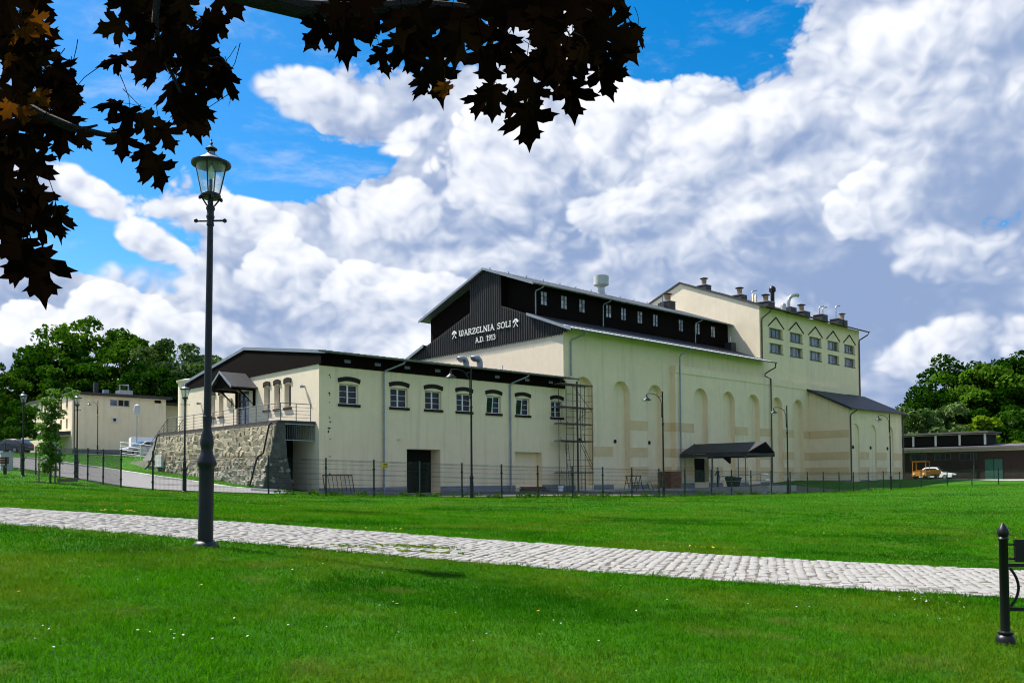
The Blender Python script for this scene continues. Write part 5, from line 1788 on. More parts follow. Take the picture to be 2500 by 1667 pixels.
# ------------------------------------------------------------------ park lanterns
def lantern_lamp():
    r_ = thing('park_lantern', 'x', 'lamp post')
    MB().lathe([(.135, -.25), (.135, .02), (.118, .05), (.085, .07)], 28).build('base_flange', 'lamp_iron', r_, True)
    MB().lathe([(.080, .07), (.078, .60), (.078, .82), (.084, .86), (.100, .90), (.100, .93), (.070, 1.00), (.060, 1.05), (.066, 1.09), (.072, 1.12), (.070, 1.17), (.064, 1.19), (.064, 1.205), (.044, 1.27), (.047, 1.36), (.049, 1.40), (.049, 1.42), (.040, 1.425)], 32).build('pedestal', 'lamp_iron', r_, True)
    MB().lathe([(.040, 1.42), (.034, 3.0), (.031, 3.56)], 20).build('shaft', 'lamp_iron', r_, True)
    hd = MB().lathe([(.030, 3.50), (.040, 3.51), (.040, 3.53), (.036, 3.545), (.036, 3.58), (.044, 3.60), (.044, 3.615), (.037, 3.63), (.037, 3.67), (.047, 3.69), (.047, 3.71), (.030, 3.72), (.026, 3.82)], 20).build('collar', 'lamp_iron', r_, True)
    q_ = MB()
    q_.tube([(-.155, 0, 3.56), (.155, 0, 3.565)], .011, 8)
    for s_ in (-1, 1):
        q_.lathe([(.004, 3.54), (.02, 3.55), (.024, 3.564), (.018, 3.58), (.004, 3.588)], 10, (s_ * .158, 0))
    q_.build('ladder_bar', 'lamp_iron', r_, True)
    q_ = MB()
    for k in range(4):
        a = k * math.pi / 2 + .5
        c_, s_ = math.cos(a), math.sin(a)
        q_.tube([(c_ * r2, s_ * r2, z) for r2, z in ((.025, 3.715), (.05, 3.745), (.08, 3.79), (.10, 3.815), (.112, 3.812))], .009, 6)
        q_.lathe([(.003, 3.785), (.016, 3.793), (.018, 3.81), (.01, 3.828)], 8, (c_ * .112, s_ * .112))
    q_.build('scroll', 'lamp_iron', r_, True)
    MB().lathe([(.026, 3.80), (.095, 3.81), (.108, 3.83), (.108, 3.845), (.098, 3.86), (.02, 3.86)], 28).build('lantern_base', 'lamp_iron', r_, True)
    MB().lathe([(.092, 3.86), (.164, 4.19)], 32, caps=False).build('lantern_glass', 'lantern_glass', r_, True)
    q_ = MB()
    for k in range(4):
        a = k * math.pi / 2 - .5 * math.pi + .06
        c_, s_ = math.cos(a), math.sin(a)
        q_.tube([(c_ * .096, s_ * .096, 3.855), (c_ * .169, s_ * .169, 4.195)], .0075, 6)
    q_.build('lantern_rib', 'lamp_iron', r_, True)
    MB().tube([(0, 0, 3.86), (0, 0, 4.02)], .018, 8).build('lamp_holder', 'lamp_iron', r_, True)
    MB().lathe([(.01, 4.02), (.028, 4.04), (.034, 4.10), (.02, 4.15), (.012, 4.18)], 14).build('bulb', 'headlight', r_, True)
    MB().lathe([(.160, 4.172), (.205, 4.172), (.212, 4.185), (.208, 4.205), (.166, 4.222)], 36).build('lantern_rim', 'lamp_iron', r_, True)
    MB().lathe([(.172, 4.20), (.13, 4.245), (.075, 4.275), (.046, 4.305)], 32, caps=False).build('lantern_dome', 'zinc', r_, True)
    q_ = MB()
    for k in range(9):
        a = k * 2 * math.pi / 9
        q_.tube([(.036 * math.cos(a), .036 * math.sin(a), 4.30), (.036 * math.cos(a), .036 * math.sin(a), 4.345)], .005, 5)
    q_.lathe([(.048, 4.296), (.040, 4.306)], 16)
    q_.lathe([(.045, 4.343), (.064, 4.352), (.064, 4.36), (.03, 4.385), (.012, 4.395), (.009, 4.41), (.016, 4.42), (.012, 4.432), (.005, 4.44), (.007, 4.452), (.003, 4.47)], 18)
    q_.build('vent_cap', 'lamp_iron', r_, True)
    return r_


lp = lantern_lamp()
PARK = [(-3.33, 9.29, 'tall black park lantern standing alone beside the cobbled path', 0, .0115),
        (-13.3, 34.7, 'black park lantern at the fence in front of the stone wall', .3, .004),
        (-22.4, 44.0, 'black park lantern behind the slender young tree', .9, 0),
        (-25.3, 44.2, 'black park lantern by the grey cabinet at far left', .5, 0),
        (-44.0, 70.0, 'farthest park lantern before the trees at the left edge', .2, 0)]
for i, (x, y, lab, a, lean_) in enumerate(PARK):
    o = lp if i == 0 else copy_tree(lp)
    o.location = (x, y, gz(x, y))
    o.rotation_euler = (0, lean_, a)
    o['label'] = lab
    o['group'] = 'park lanterns'


# ------------------------------------------------------------------ tall bracket street lamps
def arc_lamp(H=6.0):
    r_ = thing('street_lamp', 'x', 'street lamp')
    MB().lathe([(.09, -.2), (.09, .55), (.075, .85), (.078, .90), (.095, .93), (.095, .97), (.066, 1.02), (.060, 1.1)], 18).build('base', 'lamp_iron', r_, True)
    MB().lathe([(.052, 1.1), (.048, 2.2), (.044, H - 1.9), (.060, H - 1.88), (.060, H - 1.78), (.042, H - 1.76), (.036, H - .02), (.046, H), (.02, H + .03)], 16).build('shaft', 'lamp_iron', r_, True)
    q_ = MB()
    pts = [(-.06, 0, H - 1.45), (-.075, 0, H - 1.0)] + [(-.075 - .62 + .62 * math.cos(t_), 0, H - .72 + .62 * math.sin(t_)) for t_ in np.linspace(0, 1.45, 9)] + [(-.82, 0, H - .10), (-.90, 0, H - .115), (-.93, 0, H - .18)]
    q_.tube(pts, .02, 8)
    q_.tube([(-.04, 0, H - 1.42), (-.09, 0, H - 1.42)], .03, 8)
    q_.tube([(0, 0, H - .22), (-.24, 0, H - .30)], .012, 6)
    q_.build('bracket_arm', 'lamp_iron', r_, True)
    MB().lathe([(.03, H - .16), (.045, H - .24), (.05, H - .30), (.13, H - .37), (.16, H - .40), (.255, H - .47), (.26, H - .49), (.14, H - .48)], 20, (-.93, 0)).build('lamp_shade', 'lamp_iron', r_, True)
    MB().lathe([(.135, H - .48), (.13, H - .56), (.08, H - .64), (.01, H - .67)], 16, (-.93, 0)).build('lamp_globe', 'lantern_glass', r_, True)
    return r_


al = arc_lamp()
ARC = [(-1.85, 39.0, 'tall bracket street lamp in front of the annex windows'),
       (8.6, 48.6, 'tall bracket street lamp in front of the third arch of the hall'),
       (18.7, 58.0, 'tall bracket street lamp right of the loading canopy'),
       (30.1, 68.0, 'tall bracket street lamp before the arched lean-to'),
       (46.9, 74.0, 'street lamp with only its head showing at the right edge'),
       (-45.6, 94.0, 'slim bracket street lamp before the wall of the left building')]
for i, (x, y, lab) in enumerate(ARC):
    o = al if i == 0 else copy_tree(al)
    o.location = (x, y, gz(x, y))
    o.rotation_euler = (0, 0, .12)
    o['label'] = lab
    o['group'] = 'bracket street lamps'
fl = thing('flood_light', 'slim pole with an oval light head by the parked cars', 'lamp post', (-42.6, 97, gz(-42.6, 97)))
MB().lathe([(.06, -.2), (.045, 4.6)], 10).build('pole', 'zinc', fl, True)
MB().lathe([(.05, 4.6), (.30, 4.8), (.38, 5.3), (.28, 5.75), (.05, 5.9)], 14).build('light_head', 'plastic_grey', fl, True)

# ------------------------------------------------------------------ black iron park sign at the right edge
sg = thing('park_sign', 'black iron park sign post with ball finial at the right edge', 'sign', (3.13, 5.47, gz(3.13, 5.47)), -.12)
for x in (0, .98):
    p = MB().lathe([(.058, -.1), (.058, .035), (.052, .055), (.040, .065), (.046, .075), (.046, .082), (.028, .09), (.0265, .66), (.030, .665), (.034, .672), (.030, .68), (.026, .685), (.034, .70), (.036, .715), (.030, .735), (.018, .755), (.004, .775)], 20, (x, 0)).build('post', 'iron_black', sg, True)
MB().box(.02, .96, -.011, .011, .495, .515).build('rail', 'iron_black', sg)
MB().box(.02, .96, -.011, .011, .215, .240).build('rail', 'iron_black', sg)
for h in (.545, .635):
    MB().tube([(.02, 0, h), (.07, 0, h)], .006, 8).build('bolt', 'iron_black', sg)
    MB().tube([(.91, 0, h), (.96, 0, h)], .006, 8).build('bolt', 'iron_black', sg)
MB().box(.066, .914, -.012, .012, .525, .668).build('panel', 'iron_black', sg)
MB().tube([(.03 + .055 * math.sin(t_) ** .8, 0, .24 + .25 * (t_ / math.pi)) for t_ in np.linspace(.05, math.pi - .05, 14)], .0085, 8).build('curved_brace', 'iron_black', sg, True)
MB().tube([(.95 - .055 * math.sin(t_) ** .8, 0, .24 + .25 * (t_ / math.pi)) for t_ in np.linspace(.05, math.pi - .05, 14)], .0085, 8).build('curved_brace', 'iron_black', sg, True)

# ------------------------------------------------------------------ far left: cabinet, bench, tree edging
cx, cy = -30.6, 51.6
cb_ = thing('utility_cabinet', 'pale grey utility cabinet on the grass by the fence', 'cabinet', (cx, cy, gz(cx, cy)), .75)
MB().box(-.32, .32, -.45, .45, -.1, 1.02).build('body', 'plastic_grey', cb_)
MB().box(-.36, .36, -.49, .49, 1.02, 1.08).build('lid', 'plastic_grey', cb_)
MB().box(-.335, -.321, -.42, .42, .06, .98).build('door', 'white_rail', cb_)
cx, cy = -28.35, 46.6
be = thing('park_bench', 'dark park bench cut off by the left edge of the lawn', 'bench', (cx, cy, gz(cx, cy)), .35)
for k in range(4):
    MB().box(-.75, .75, -.22 + k * .12, -.13 + k * .12, .43, .47).build('seat_slat', 'bench_wood', be)
for k in range(3):
    MB().box(-.75, .75, .26 + k * .02, .29 + k * .02, .56 + k * .13, .66 + k * .13).build('back_slat', 'bench_wood', be)
for x in (-.62, .62):
    MB().box(x - .04, x + .04, -.24, -.14, -.05, .43).build('leg', 'iron_black', be)
    MB().box(x - .04, x + .04, .18, .28, -.05, .92).build('leg', 'iron_black', be)
    MB().box(x - .04, x + .04, -.14, .18, .34, .43).build('bearer', 'iron_black', be)


# ------------------------------------------------------------------ cars
def car(name, label, loc, rz, mat, L=4.3, W=1.75, H=1.5, van=False, group=None):
    c_ = thing(name, label, 'car' if not van else 'van', loc, rz, group)
    hb = .62 * H if not van else .50 * H
    if van:
        prof = [(-L / 2, .30), (L / 2, .30), (L / 2, .75), (L / 2 - .15, .95), (L / 2 - .75, 1.08), (L / 2 - 1.45, H - .08), (L / 2 - 1.7, H), (-L / 2 + .12, H), (-L / 2, H - .15)]
    else:
        prof = [(-L / 2, .28), (L / 2, .28), (L / 2 + .02, .62), (L / 2 - .12, .78), (L / 2 - 1.15, .93), (L / 2 - 1.95, H - .06), (L / 2 - 2.3, H), (-L / 2 + .75, H - .02), (-L / 2 + .12, H - .45), (-L / 2, .88), (-L / 2 - .02, .6)]
    n = len(prof)
    q_ = MB()
    ring = []
    for yk, sc_ in ((-W / 2 + .0, .93), (-W / 2 + .08, 1), (W / 2 - .08, 1), (W / 2, .93)):
        for x, z in prof:
            inn = .16 * max(0, (z - .9) / (H - .9))
            y_ = yk + (inn if yk < 0 else -inn)
            zc = .7
            ring.append((x * (1 if sc_ == 1 else .985), y_, zc + (z - zc) * sc_ if sc_ != 1 else z))
    q_.v = ring
    for k in range(3):
        for i in range(n):
            j = (i + 1) % n
            q_.f.append((k * n + i, k * n + j, (k + 1) * n + j, (k + 1) * n + i))
    q_.f += [tuple(reversed(range(n))), tuple(range(3 * n, 4 * n))]
    q_.build('body', mat, c_, True)
    yo = W / 2 + .006
    # side glass, windscreen, rear glass
    for s_ in (-1, 1):
        if van:
            gp_ = [(L / 2 - 1.0, 1.12), (L / 2 - 1.5, H - .22), (L / 2 - 2.3, H - .22), (L / 2 - 2.3, 1.12)]
        else:
            gp_ = [(L / 2 - 1.35, .96), (L / 2 - 2.05, H - .12), (-L / 2 + .8, H - .14), (-L / 2 + .3, .98)]
        MB().prism(gp_, lambda a, b, d, s_=s_: (a, s_ * (yo - .15 * max(0, (b - .9) / (H - .9)) + d), b), -.012, .012).build('side_window', 'car_glass', c_)
    xa, za, xb, zb = (L / 2 - .72, 1.10, L / 2 - 1.43, H - .10) if van else (L / 2 - 1.14, .955, L / 2 - 1.93, H - .075)
    MB().hexa([(xa + .02, -W * .42, za), (xa + .02, W * .42, za), (xa + .05, W * .42, za + .02), (xa + .05, -W * .42, za + .02), (xb + .02, -W * .35, zb), (xb + .02, W * .35, zb), (xb + .05, W * .35, zb + .02), (xb + .05, -W * .35, zb + .02)]).build('windscreen', 'car_glass', c_)
    for s_ in (-1, 1):
        MB().box(L / 2 - .02, L / 2 + .035, s_ * W * .36 - .16, s_ * W * .36 + .16, .60, .74).build('headlight', 'headlight', c_)
        MB().box(-L / 2 - .03, -L / 2 + .02, s_ * W * .40 - .10, s_ * W * .40 + .10, .70, .95).build('tail_light', 'red_paint', c_)
    MB().box(L / 2 - .06, L / 2 + .06, -W * .45, W * .45, .30, .50).build('bumper', 'bin_black', c_)
    for x in (L / 2 - .85, -L / 2 + .80):
        for s_ in (-1, 1):
            wq = MB().tube([(x, s_ * (W / 2 - .20), .31), (x, s_ * (W / 2 + .015), .31)], .31, 18).build('wheel', 'tyre', c_)
            MB().tube([(x, s_ * (W / 2 + .016), .31), (x, s_ * (W / 2 + .03), .31)], .19, 12).build('rim', 'zinc', wq)
    return c_


def put(x, y):
    return (x, y, gz(x, y) + .05)


car('delivery_van', 'long white van parked against the wall of the left building', put(-43.5, 104), .55, 'car_white', 5.6, 2.0, 2.3, True)
car('parked_car', 'white car parked beside the terrace stairs', put(-35.0, 90), 2.2, 'car_white', 4.4, 1.8, 1.65, group='cars parked on the forecourt')
car('parked_car', 'silver hatchback parked behind the white railing', put(-38.2, 88.5), -2.3, 'car_silver', 4.1, 1.75, 1.5, group='cars parked on the forecourt')
car('parked_car', 'dark car parked near the canopy of the left building', put(-54.0, 92), 2.9, 'car_dark', 4.4, 1.8, 1.5, group='cars parked on the forecourt')
car('parked_car', 'silver car under the entrance canopy of the left building', put(-67.0, 104), 2.4, 'car_silver', 4.3, 1.75, 1.45, group='cars parked on the forecourt')
P = Vector((56.2, 113.0, 0))
car('parked_car', 'white people carrier parked behind the orange truck', put(P.x, P.y), -.8, 'car_white', 4.1, 1.75, 1.6)
# small orange works truck
P = Vector((52.3, 108.0, 0))
tk = thing('works_truck', 'small orange flatbed works truck with open cage frame', 'truck', put(P.x, P.y), rad(215))
MB().box(-1.6, 1.6, -.85, .85, .38, .62).build('chassis', 'bin_black', tk)
MB().box(-1.7, .7, -.95, .95, .62, .70).build('bed', 'truck_orange', tk)
for y in (-.95, .93):
    MB().box(-1.7, .7, y, y + .03, .70, 1.18).build('side_board', 'truck_orange', tk)
MB().box(-1.72, -1.69, -.95, .95, .70, 1.10).build('tail_board', 'truck_orange', tk)
MB().hexa([(.72, -.92, .40), (1.75, -.92, .40), (1.75, .92, .40), (.72, .92, .40), (.72, -.92, 1.0), (1.68, -.88, 1.0), (1.68, .88, 1.0), (.72, .92, 1.0)]).build('cab', 'truck_orange', tk)
tubes(tk, 'cage', [[(.78, s_ * .86, .95), (.78, s_ * .86, 2.2), (1.6, s_ * .86, 2.15), (1.66, s_ * .86, 1.0)] for s_ in (-1, 1)] + [[(.78, -.86, 2.2), (.78, .86, 2.2)], [(1.6, -.86, 2.15), (1.6, .86, 2.15)]], .035, 'truck_orange')
MB().box(.7, 1.7, -.92, .92, 2.19, 2.24).build('cab_roof', 'truck_orange', tk)
for s_ in (-1, 1):
    MB().tube([(1.75, s_ * .62, .66), (1.80, s_ * .62, .66)], .11, 12).build('headlight', 'headlight', tk)
    for x in (1.15, -1.0):
        w_ = MB().tube([(x, s_ * .62, .30), (x, s_ * .90, .30)], .31, 16).build('wheel', 'tyre', tk)
        MB().tube([(x, s_ * .901, .30), (x, s_ * .915, .30)], .17, 12).build('rim', 'zinc', tk)
# barrier rail and sign post near the brick shed
P0, P1 = uvw(88, -16.5), uvw(88, -25.5)
gr_ = thing('barrier_rail', 'pale horizontal barrier rail before the brick shed', 'barrier', (P0.x, P0.y, gz(P0.x, P0.y)))
V1 = P1 - P0
MB().tube([(0, 0, .78), (V1.x, V1.y, .74)], .09, 8).build('rail', 'white_rail', gr_)
for k in range(6):
    f = k / 5
    MB().box(V1.x * f - .05, V1.x * f + .05, V1.y * f - .05, V1.y * f + .05, -.2, .76).build('post', 'rail_grey', gr_)
P = uvw(86.5, -20.9)
ss = thing('sign_post', 'small square sign on a red and white post before the brick shed', 'sign', put(P.x, P.y))
for k in range(4):
    MB().lathe([(.06, -.1 + k * .4), (.06, .3 + k * .4)], 10).build('post_band', 'red_paint' if k % 2 == 0 else 'white_frame', ss)
MB().box(-.42, .42, -.03, .0, 1.5, 2.2).build('sign_plate', 'far_trim', ss)
MB().box(-.25, .25, -.04, -.031, 1.68, 2.02).build('sign_symbol', 'bin_black', ss)

# white tubular railing on the bank below the left building
wr = thing('white_railing', 'low white tubular railing at the top of the green bank', 'railing', (-34.5, 76, gz(-34.5, 76)))
WL = [(-36.2, 79.0), (-34.4, 75.2), (-32.0, 73.6), (-29.4, 72.2), (-26.9, 71.0)]
for (x0, y0), (x1, y1) in zip(WL[:-1], WL[1:]):
    for h in (.35, .65, .95, 1.3):
        MB().tube([(x0 + 34.5, y0 - 76, gz(x0, y0) - wr.location.z + h), (x1 + 34.5, y1 - 76, gz(x1, y1) - wr.location.z + h)], .035, 6).build('rail', 'white_rail', wr)
for i, (x0, y0) in enumerate(WL):
    MB().tube([(x0 + 34.5, y0 - 76, gz(x0, y0) - wr.location.z - .2), (x0 + 34.5, y0 - 76, gz(x0, y0) - wr.location.z + 1.32)], .04, 6).build('post', 'white_rail', wr)

# ------------------------------------------------------------------ left building
LB = thing('yellow_building', 'cream flat-roofed three-storey building behind the drive at left', 'building', (-59.235, 115.0, 0), YAW)
LZ, LT = 2.4, 11.75
lh = [(rect(4.82, 5.85, 10.42, 11.35), .2, True), (rect(5.9, 7.46, 10.38, 11.35), .2, True), (rect(10.91, 11.9, 11.15, 11.6), .25, True)]
MB().sheet([(0, LZ), (12.55, LZ), (12.55, LT), (0, LT)], lh, fv(0)).build('wall', 'plaster', LB)
LWIN = [(20.3, 21.4), (16.5, 18.9), (14.0, 15.0), (12.3, 13.4), (9.6, 10.8), (7.2, 8.6), (4.6, 5.6), (2.0, 2.8)]
MB().sheet([(.001, LZ), (22.5, LZ), (22.5, LT), (.001, LT)], [(rect(a, b, z0, z1), .2, True) for a, b in LWIN for z0, z1 in ((10.1, 11.45), (7.25, 8.6))], fu(0)).build('wall', 'plaster_pale', LB)
MB().box(12.55, 18, 3.0, 3.2, LZ, LT - .6).build('wall', 'plaster', LB)
MB().box(12.56, 22, .5, 20, LT - .6, LT - .4).build('back_roof', 'roof_dark', LB)
for a, b in LWIN:
    for z0, z1 in ((10.1, 11.45), (7.25, 8.6)):
        w = MB().box(.10, .14, a + .03, b - .03, z0 + .03, z1 - .03).build('window', 'rail_grey', LB)
        MB().box(.08, .098, a + .10, (a + b) / 2 - .03, z0 + .1, z1 - .1).build('pane', 'glass_grey', w)
        MB().box(.08, .098, (a + b) / 2 + .03, b - .10, z0 + .1, z1 - .1).build('pane', random.choice(('glass', 'glass_grey', 'brick_trim')), w)
        MB().box(-.06, .08, a - .03, b + .03, z0 - .06, z0).build('sill', 'white_rail', w)
for a, b, m_ in ((4.86, 5.81, 'glass_grey'), (5.94, 6.7, 'brick_trim'), (6.72, 7.42, 'glass')):
    w = MB().box(a, b, .10, .14, 10.44, 11.32).build('window', 'white_rail', LB)
    MB().box(a + .05, b - .05, .08, .098, 10.50, 11.28).build('pane', m_, w)
MB().box(10.93, 11.88, .2, .24, 11.17, 11.58).build('vent', 'dark_void', LB)
MB().box(-.02, 12.55, -.03, 0, LZ, 3.45 + .9).build('plinth', 'plinth', LB)
MB().box(-.15, 13.2, -.5, 22.8, LT, LT + .28).build('roof', 'roof_dark', LB)
MB().box(-.20, 13.28, -.56, -.50, LT - .02, LT + .36).build('fascia', 'coping', LB)
MB().box(-.20, -.15, -.50, 22.9, LT - .02, LT + .36).build('fascia', 'coping', LB)
q = MB().box(5.05, 5.78, -.32, -.02, 8.2, 8.82).build('air_conditioner', 'white_rail', LB)
MB().tube([(5.36, -.321, 8.5), (5.36, -.335, 8.5)], .22, 14).build('fan_grille', 'bin_black', q)
cq = MB().hexa([(-3.6, 1.0, 5.9), (0, .8, 6.2), (0, 14, 6.2), (-5.0, 13, 5.3), (-3.6, 1.0, 6.45), (0, .8, 6.75), (0, 14, 6.75), (-5.0, 13, 5.8)])
cq.build('entrance_canopy', 'plaster_pale', LB)
MB().hexa([(-3.7, .9, 6.0), (0, .7, 6.3), (0, .78, 6.3), (-3.7, .98, 6.0), (-3.7, .9, 6.55), (0, .7, 6.85), (0, .78, 6.85), (-3.7, .98, 6.55)]).build('canopy_fascia', 'coping', LB)
MB().box(-.05, -.01, 5, 9.5, LZ, 5.6).build('entrance_door', 'glass', LB)
for u, v, w_, h_ in ((2.0, 6, .4, .9), (4.2, 4, .28, 1.9), (5.6, 4.2, .35, 1.0), (8.0, 3.8, .9, 1.0), (10, 5, .35, .5)):
    MB().box(u - w_, u + w_, v - w_, v + w_, LT + .28, LT + .28 + h_).build('roof_vent', random.choice(('zinc', 'roof_dark', 'chrome_pipe')), LB)
MB().tube([(7.4, 3.8, LT + .6), (7.4, 3.8, LT + 2.1), (8.6, 3.8, LT + 2.1), (8.6, 3.8, LT + 1.2)], .11, 8).build('duct', 'zinc', LB, True)
pipe(LB, [(.25, -.1, LT), (.25, -.1, 3.4)], .06, 'brown_pipe')

# ------------------------------------------------------------------ low brick shed at the right
RB = block('brick_shed', 'long low dark brick shed with raised rooflight strip at right', 'shed')
RU = 95.0
MB().box(RU, RU + 10, -13.0, 6, -1.2, 3.55).build('wall', 'brick_far', RB)
MB().box(RU - .1, RU + 10, -34, -13.02, -1.2, 3.45).build('wall', 'brick_tan', RB)
MB().box(RU - .25, RU + .0, -34, 6, 3.15, 3.45).build('fascia', 'far_trim', RB)
MB().hexa([(RU - .7, -34, 3.46), (RU + 5, -34, 3.9), (RU + 5, 6, 3.9), (RU - .7, 6, 3.46), (RU - .7, -34, 3.75), (RU + 5, -34, 4.2), (RU + 5, 6, 4.2), (RU - .7, 6, 3.75)]).build('roof', 'far_roof', RB)
MB().box(RU + .9, RU + 5, -7.4, 6, 4.05, 5.5).build('rooflight_wall', 'dark_void', RB)
for v in (-7.35, -4.2, -1.1, 1.9, 4.9):
    MB().box(RU + .6, RU + .75, v - .12, v + .12, 4.0, 5.42).build('rooflight_post', 'white_rail', RB)
MB().box(RU + .45, RU + 5.2, -7.6, 6, 5.43, 5.53).build('rooflight_beam', 'far_trim', RB)
MB().box(RU + .1, RU + 5.5, -7.9, 6, 5.60, 5.82).build('rooflight_roof', 'far_roof', RB)
for v in (4.2, 1.0, -2.2, -5.4):
    w = MB().box(RU - .03, RU - .002, v - 1.1, v + 1.1, 2.0, 3.0).build('window', 'coping', RB)
    for k in range(3):
        MB().box(RU - .045, RU - .031, v - 1.0 + k * .68, v - .42 + k * .68, 2.08, 2.92).build('pane', 'glass', w)
d = MB().box(RU - .06, RU - .002, -9.6, -7.5, -.6, 2.05).build('door', 'door_green', RB)
MB().box(RU - .08, RU - .061, -8.58, -8.52, -.6, 2.0).build('door_joint', 'dark_void', d)
for k in range(3):
    MB().box(RU + 2 + k * .8, RU + 2.5 + k * .8, -13.6 - k, -13.0 - k, 4.1, 4.7).build('roof_vent', 'brick_trim', RB)
pipe(RB, [(RU - .15, -6.2, 3.4), (RU - .15, -6.2, -.8)], .07, 'coping')


# ------------------------------------------------------------------ trees
def leaf_cards(centres, radii, n_each, size, g, squash=.8):
    """leaf-sized faces spread over the shells of many small clumps"""
    V, A = [], []
    for c_, r_ in zip(centres, radii):
        n = n_each
        d_ = g.standard_normal((n, 3))
        d_ /= np.linalg.norm(d_, axis=1)[:, None]
        d_[:, 2] = np.where(d_[:, 2] < -.35, -d_[:, 2], d_[:, 2])
        rad_ = r_ * (.55 + .5 * g.random(n) ** .6)
        P = c_ + d_ * rad_[:, None] * np.array([1, 1, squash])
        nrm = d_ + g.standard_normal((n, 3)) * .75
        nrm /= np.linalg.norm(nrm, axis=1)[:, None]
        ref = g.standard_normal((n, 3))
        a = np.cross(nrm, ref)
        a /= np.linalg.norm(a, axis=1)[:, None]
        b = np.cross(nrm, a)
        s = size * (.6 + .8 * g.random(n))[:, None]
        V.append(np.stack([P - a * s, P + b * s * .62, P + a * s, P - b * s * .62], 1))
        A.append(np.repeat(np.clip(.5 + .22 * g.standard_normal(n) + .22 * g.standard_normal(), 0, 1), 4))
    V = np.concatenate(V).reshape(-1, 3)
    F = np.arange(len(V)).reshape(-1, 4)
    return V, F, np.concatenate(A)


def tree_proto(seed, R, H, base, n_clump, n_leaf, size, mat, trunk_r):
    """meshes of one broadleaf tree: crown from z=base to z=H, radius R"""
    g = np.random.default_rng(seed)
    cz, rz_ = (base + H) / 2, (H - base) / 2
    C = []
    while len(C) < n_clump:
        p = g.uniform(-1, 1, 3)
        l = np.linalg.norm(p)
        if l > 1 or l < .35:
            continue
        p *= (.78 + .22 * l) / max(l, .55) if g.random() < .7 else 1
        q_ = p * np.array([R * .86, R * .86, rz_ * .9]) * (1 + .12 * g.standard_normal())
        if p[2] < -.3:
            q_[:2] *= .8
        C.append(q_ + np.array([0, 0, cz]))
    C = np.array(C)
    rr = R * (.18 + .16 * g.random(n_clump))
    V, F, A = leaf_cards(C, rr, n_leaf, size, g)
    me = bpy.data.objects
    crown = np_mesh('crown', V, F, mat, attr=A, quads=True)
    q_ = MB()
    top = (g.uniform(-.3, .3), g.uniform(-.3, .3), base + rz_ * 1.1)
    q_.tube([(0, 0, -.8), (.05, .03, base * .5), (top[0] * .5, top[1] * .5, base), top], [trunk_r * 1.25, trunk_r, trunk_r * .8, trunk_r * .25], 10)
    for k in g.choice(n_clump, min(14, n_clump), replace=False):
        c_ = C[k]
        f = g.uniform(.45, 1)
        z0 = base * .6 + (top[2] - base * .6) * f * .8
        q_.tube([(top[0] * f * .4, top[1] * f * .4, z0), (c_[0] * .5, c_[1] * .5, (z0 + c_[2]) / 2 + .2), tuple(c_)], [trunk_r * .4, trunk_r * .25, trunk_r * .08], 6)
    trunk = q_.build('trunk', 'bark', None, True)
    return crown, trunk


PROTO = {}


def tree(kind, name, label, x, y, sc=1., rz=0., z=None, group=None, sz=None):
    t_ = thing(name, label, 'tree', (x, y, gz(x, y) if z is None else z), rz, group)
    t_.scale = (sc, sc, sc if sz is None else sz)
    if kind not in PROTO:
        PROTO[kind] = tree_proto(*KINDS[kind])
        for o in PROTO[kind]:
            o.parent = t_
    else:
        for o in PROTO[kind]:
            c_ = o.copy()
            col.objects.link(c_)
            c_.parent = t_
    return t_


KINDS = {'deep1': (31, 7.5, 20, 3.5, 70, 150, .34, 'tree_leaf_deep', .40), 'deep2': (32, 8.5, 21, 2.5, 80, 150, .36, 'tree_leaf_deep', .45), 'dark1': (21, 7.5, 20, 3.5, 70, 150, .34, 'tree_leaf_dark', .40), 'dark2': (22, 8.5, 21, 2.5, 80, 150, .36, 'tree_leaf_mid', .45), 'mid': (23, 6.5, 18, 2.5, 60, 150, .33, 'tree_leaf_mid', .35),
         'grey': (24, 6.0, 17, 2.0, 60, 170, .27, 'tree_leaf_grey', .3), 'bushy': (25, 4.2, 8.5, .2, 36, 150, .24, 'tree_leaf_grey', .15), 'lime': (26, 2.8, 7, .3, 26, 150, .22, 'tree_leaf_lime', .12), 'bush_dark': (27, 4.5, 9, .2, 40, 150, .26, 'tree_leaf_dark', .15)}


def px_tree(kind, name, label, px, ytop, depth, protoH, group, rz, ground=None, sx=1.):
    """stand a tree at a depth so that its top reaches a measured elevation"""
    d_ = cR * ((px - 1250) / FOC) - cUp * ((ytop - CY) / FOC) + cF
    d_ = d_ / d_.y * depth
    z0 = gz(d_.x, d_.y) if ground is None else ground
    s_ = (d_.z - z0) / protoH
    o = tree(kind, name, label, d_.x, d_.y, s_ * sx, rz, z0, group, s_)
    return o


GL, GR = 'trees behind the left building', 'trees on the rise behind the brick shed'
px_tree('dark2', 'broadleaf_tree', 'tallest dark green tree above the roof of the left building', 235, 793, 158, 20.6, GL, .3, sx=1.08)
px_tree('dark1', 'broadleaf_tree', 'dark green tree left of the tallest tree behind the left building', 135, 852, 152, 19.6, GL, 1.1)
px_tree('mid', 'broadleaf_tree', 'bright green tree right of the tallest tree behind the left building', 318, 828, 150, 17.6, GL, 2.0)
px_tree('grey', 'broadleaf_tree', 'pale grey-green tree in the gap between left building and annex roof', 420, 828, 146, 16.6, GL, .4)
px_tree('grey', 'broadleaf_tree', 'pale tree half hidden behind the annex roof', 492, 862, 150, 16.6, GL, 2.4)
px_tree('dark1', 'broadleaf_tree', 'dark tree with low crown above the left building canopy', 70, 908, 146, 19.6, GL, 3.0)
px_tree('dark2', 'broadleaf_tree', 'dark tree rising at the left edge of the view', -25, 900, 140, 20.6, GL, 4.0)
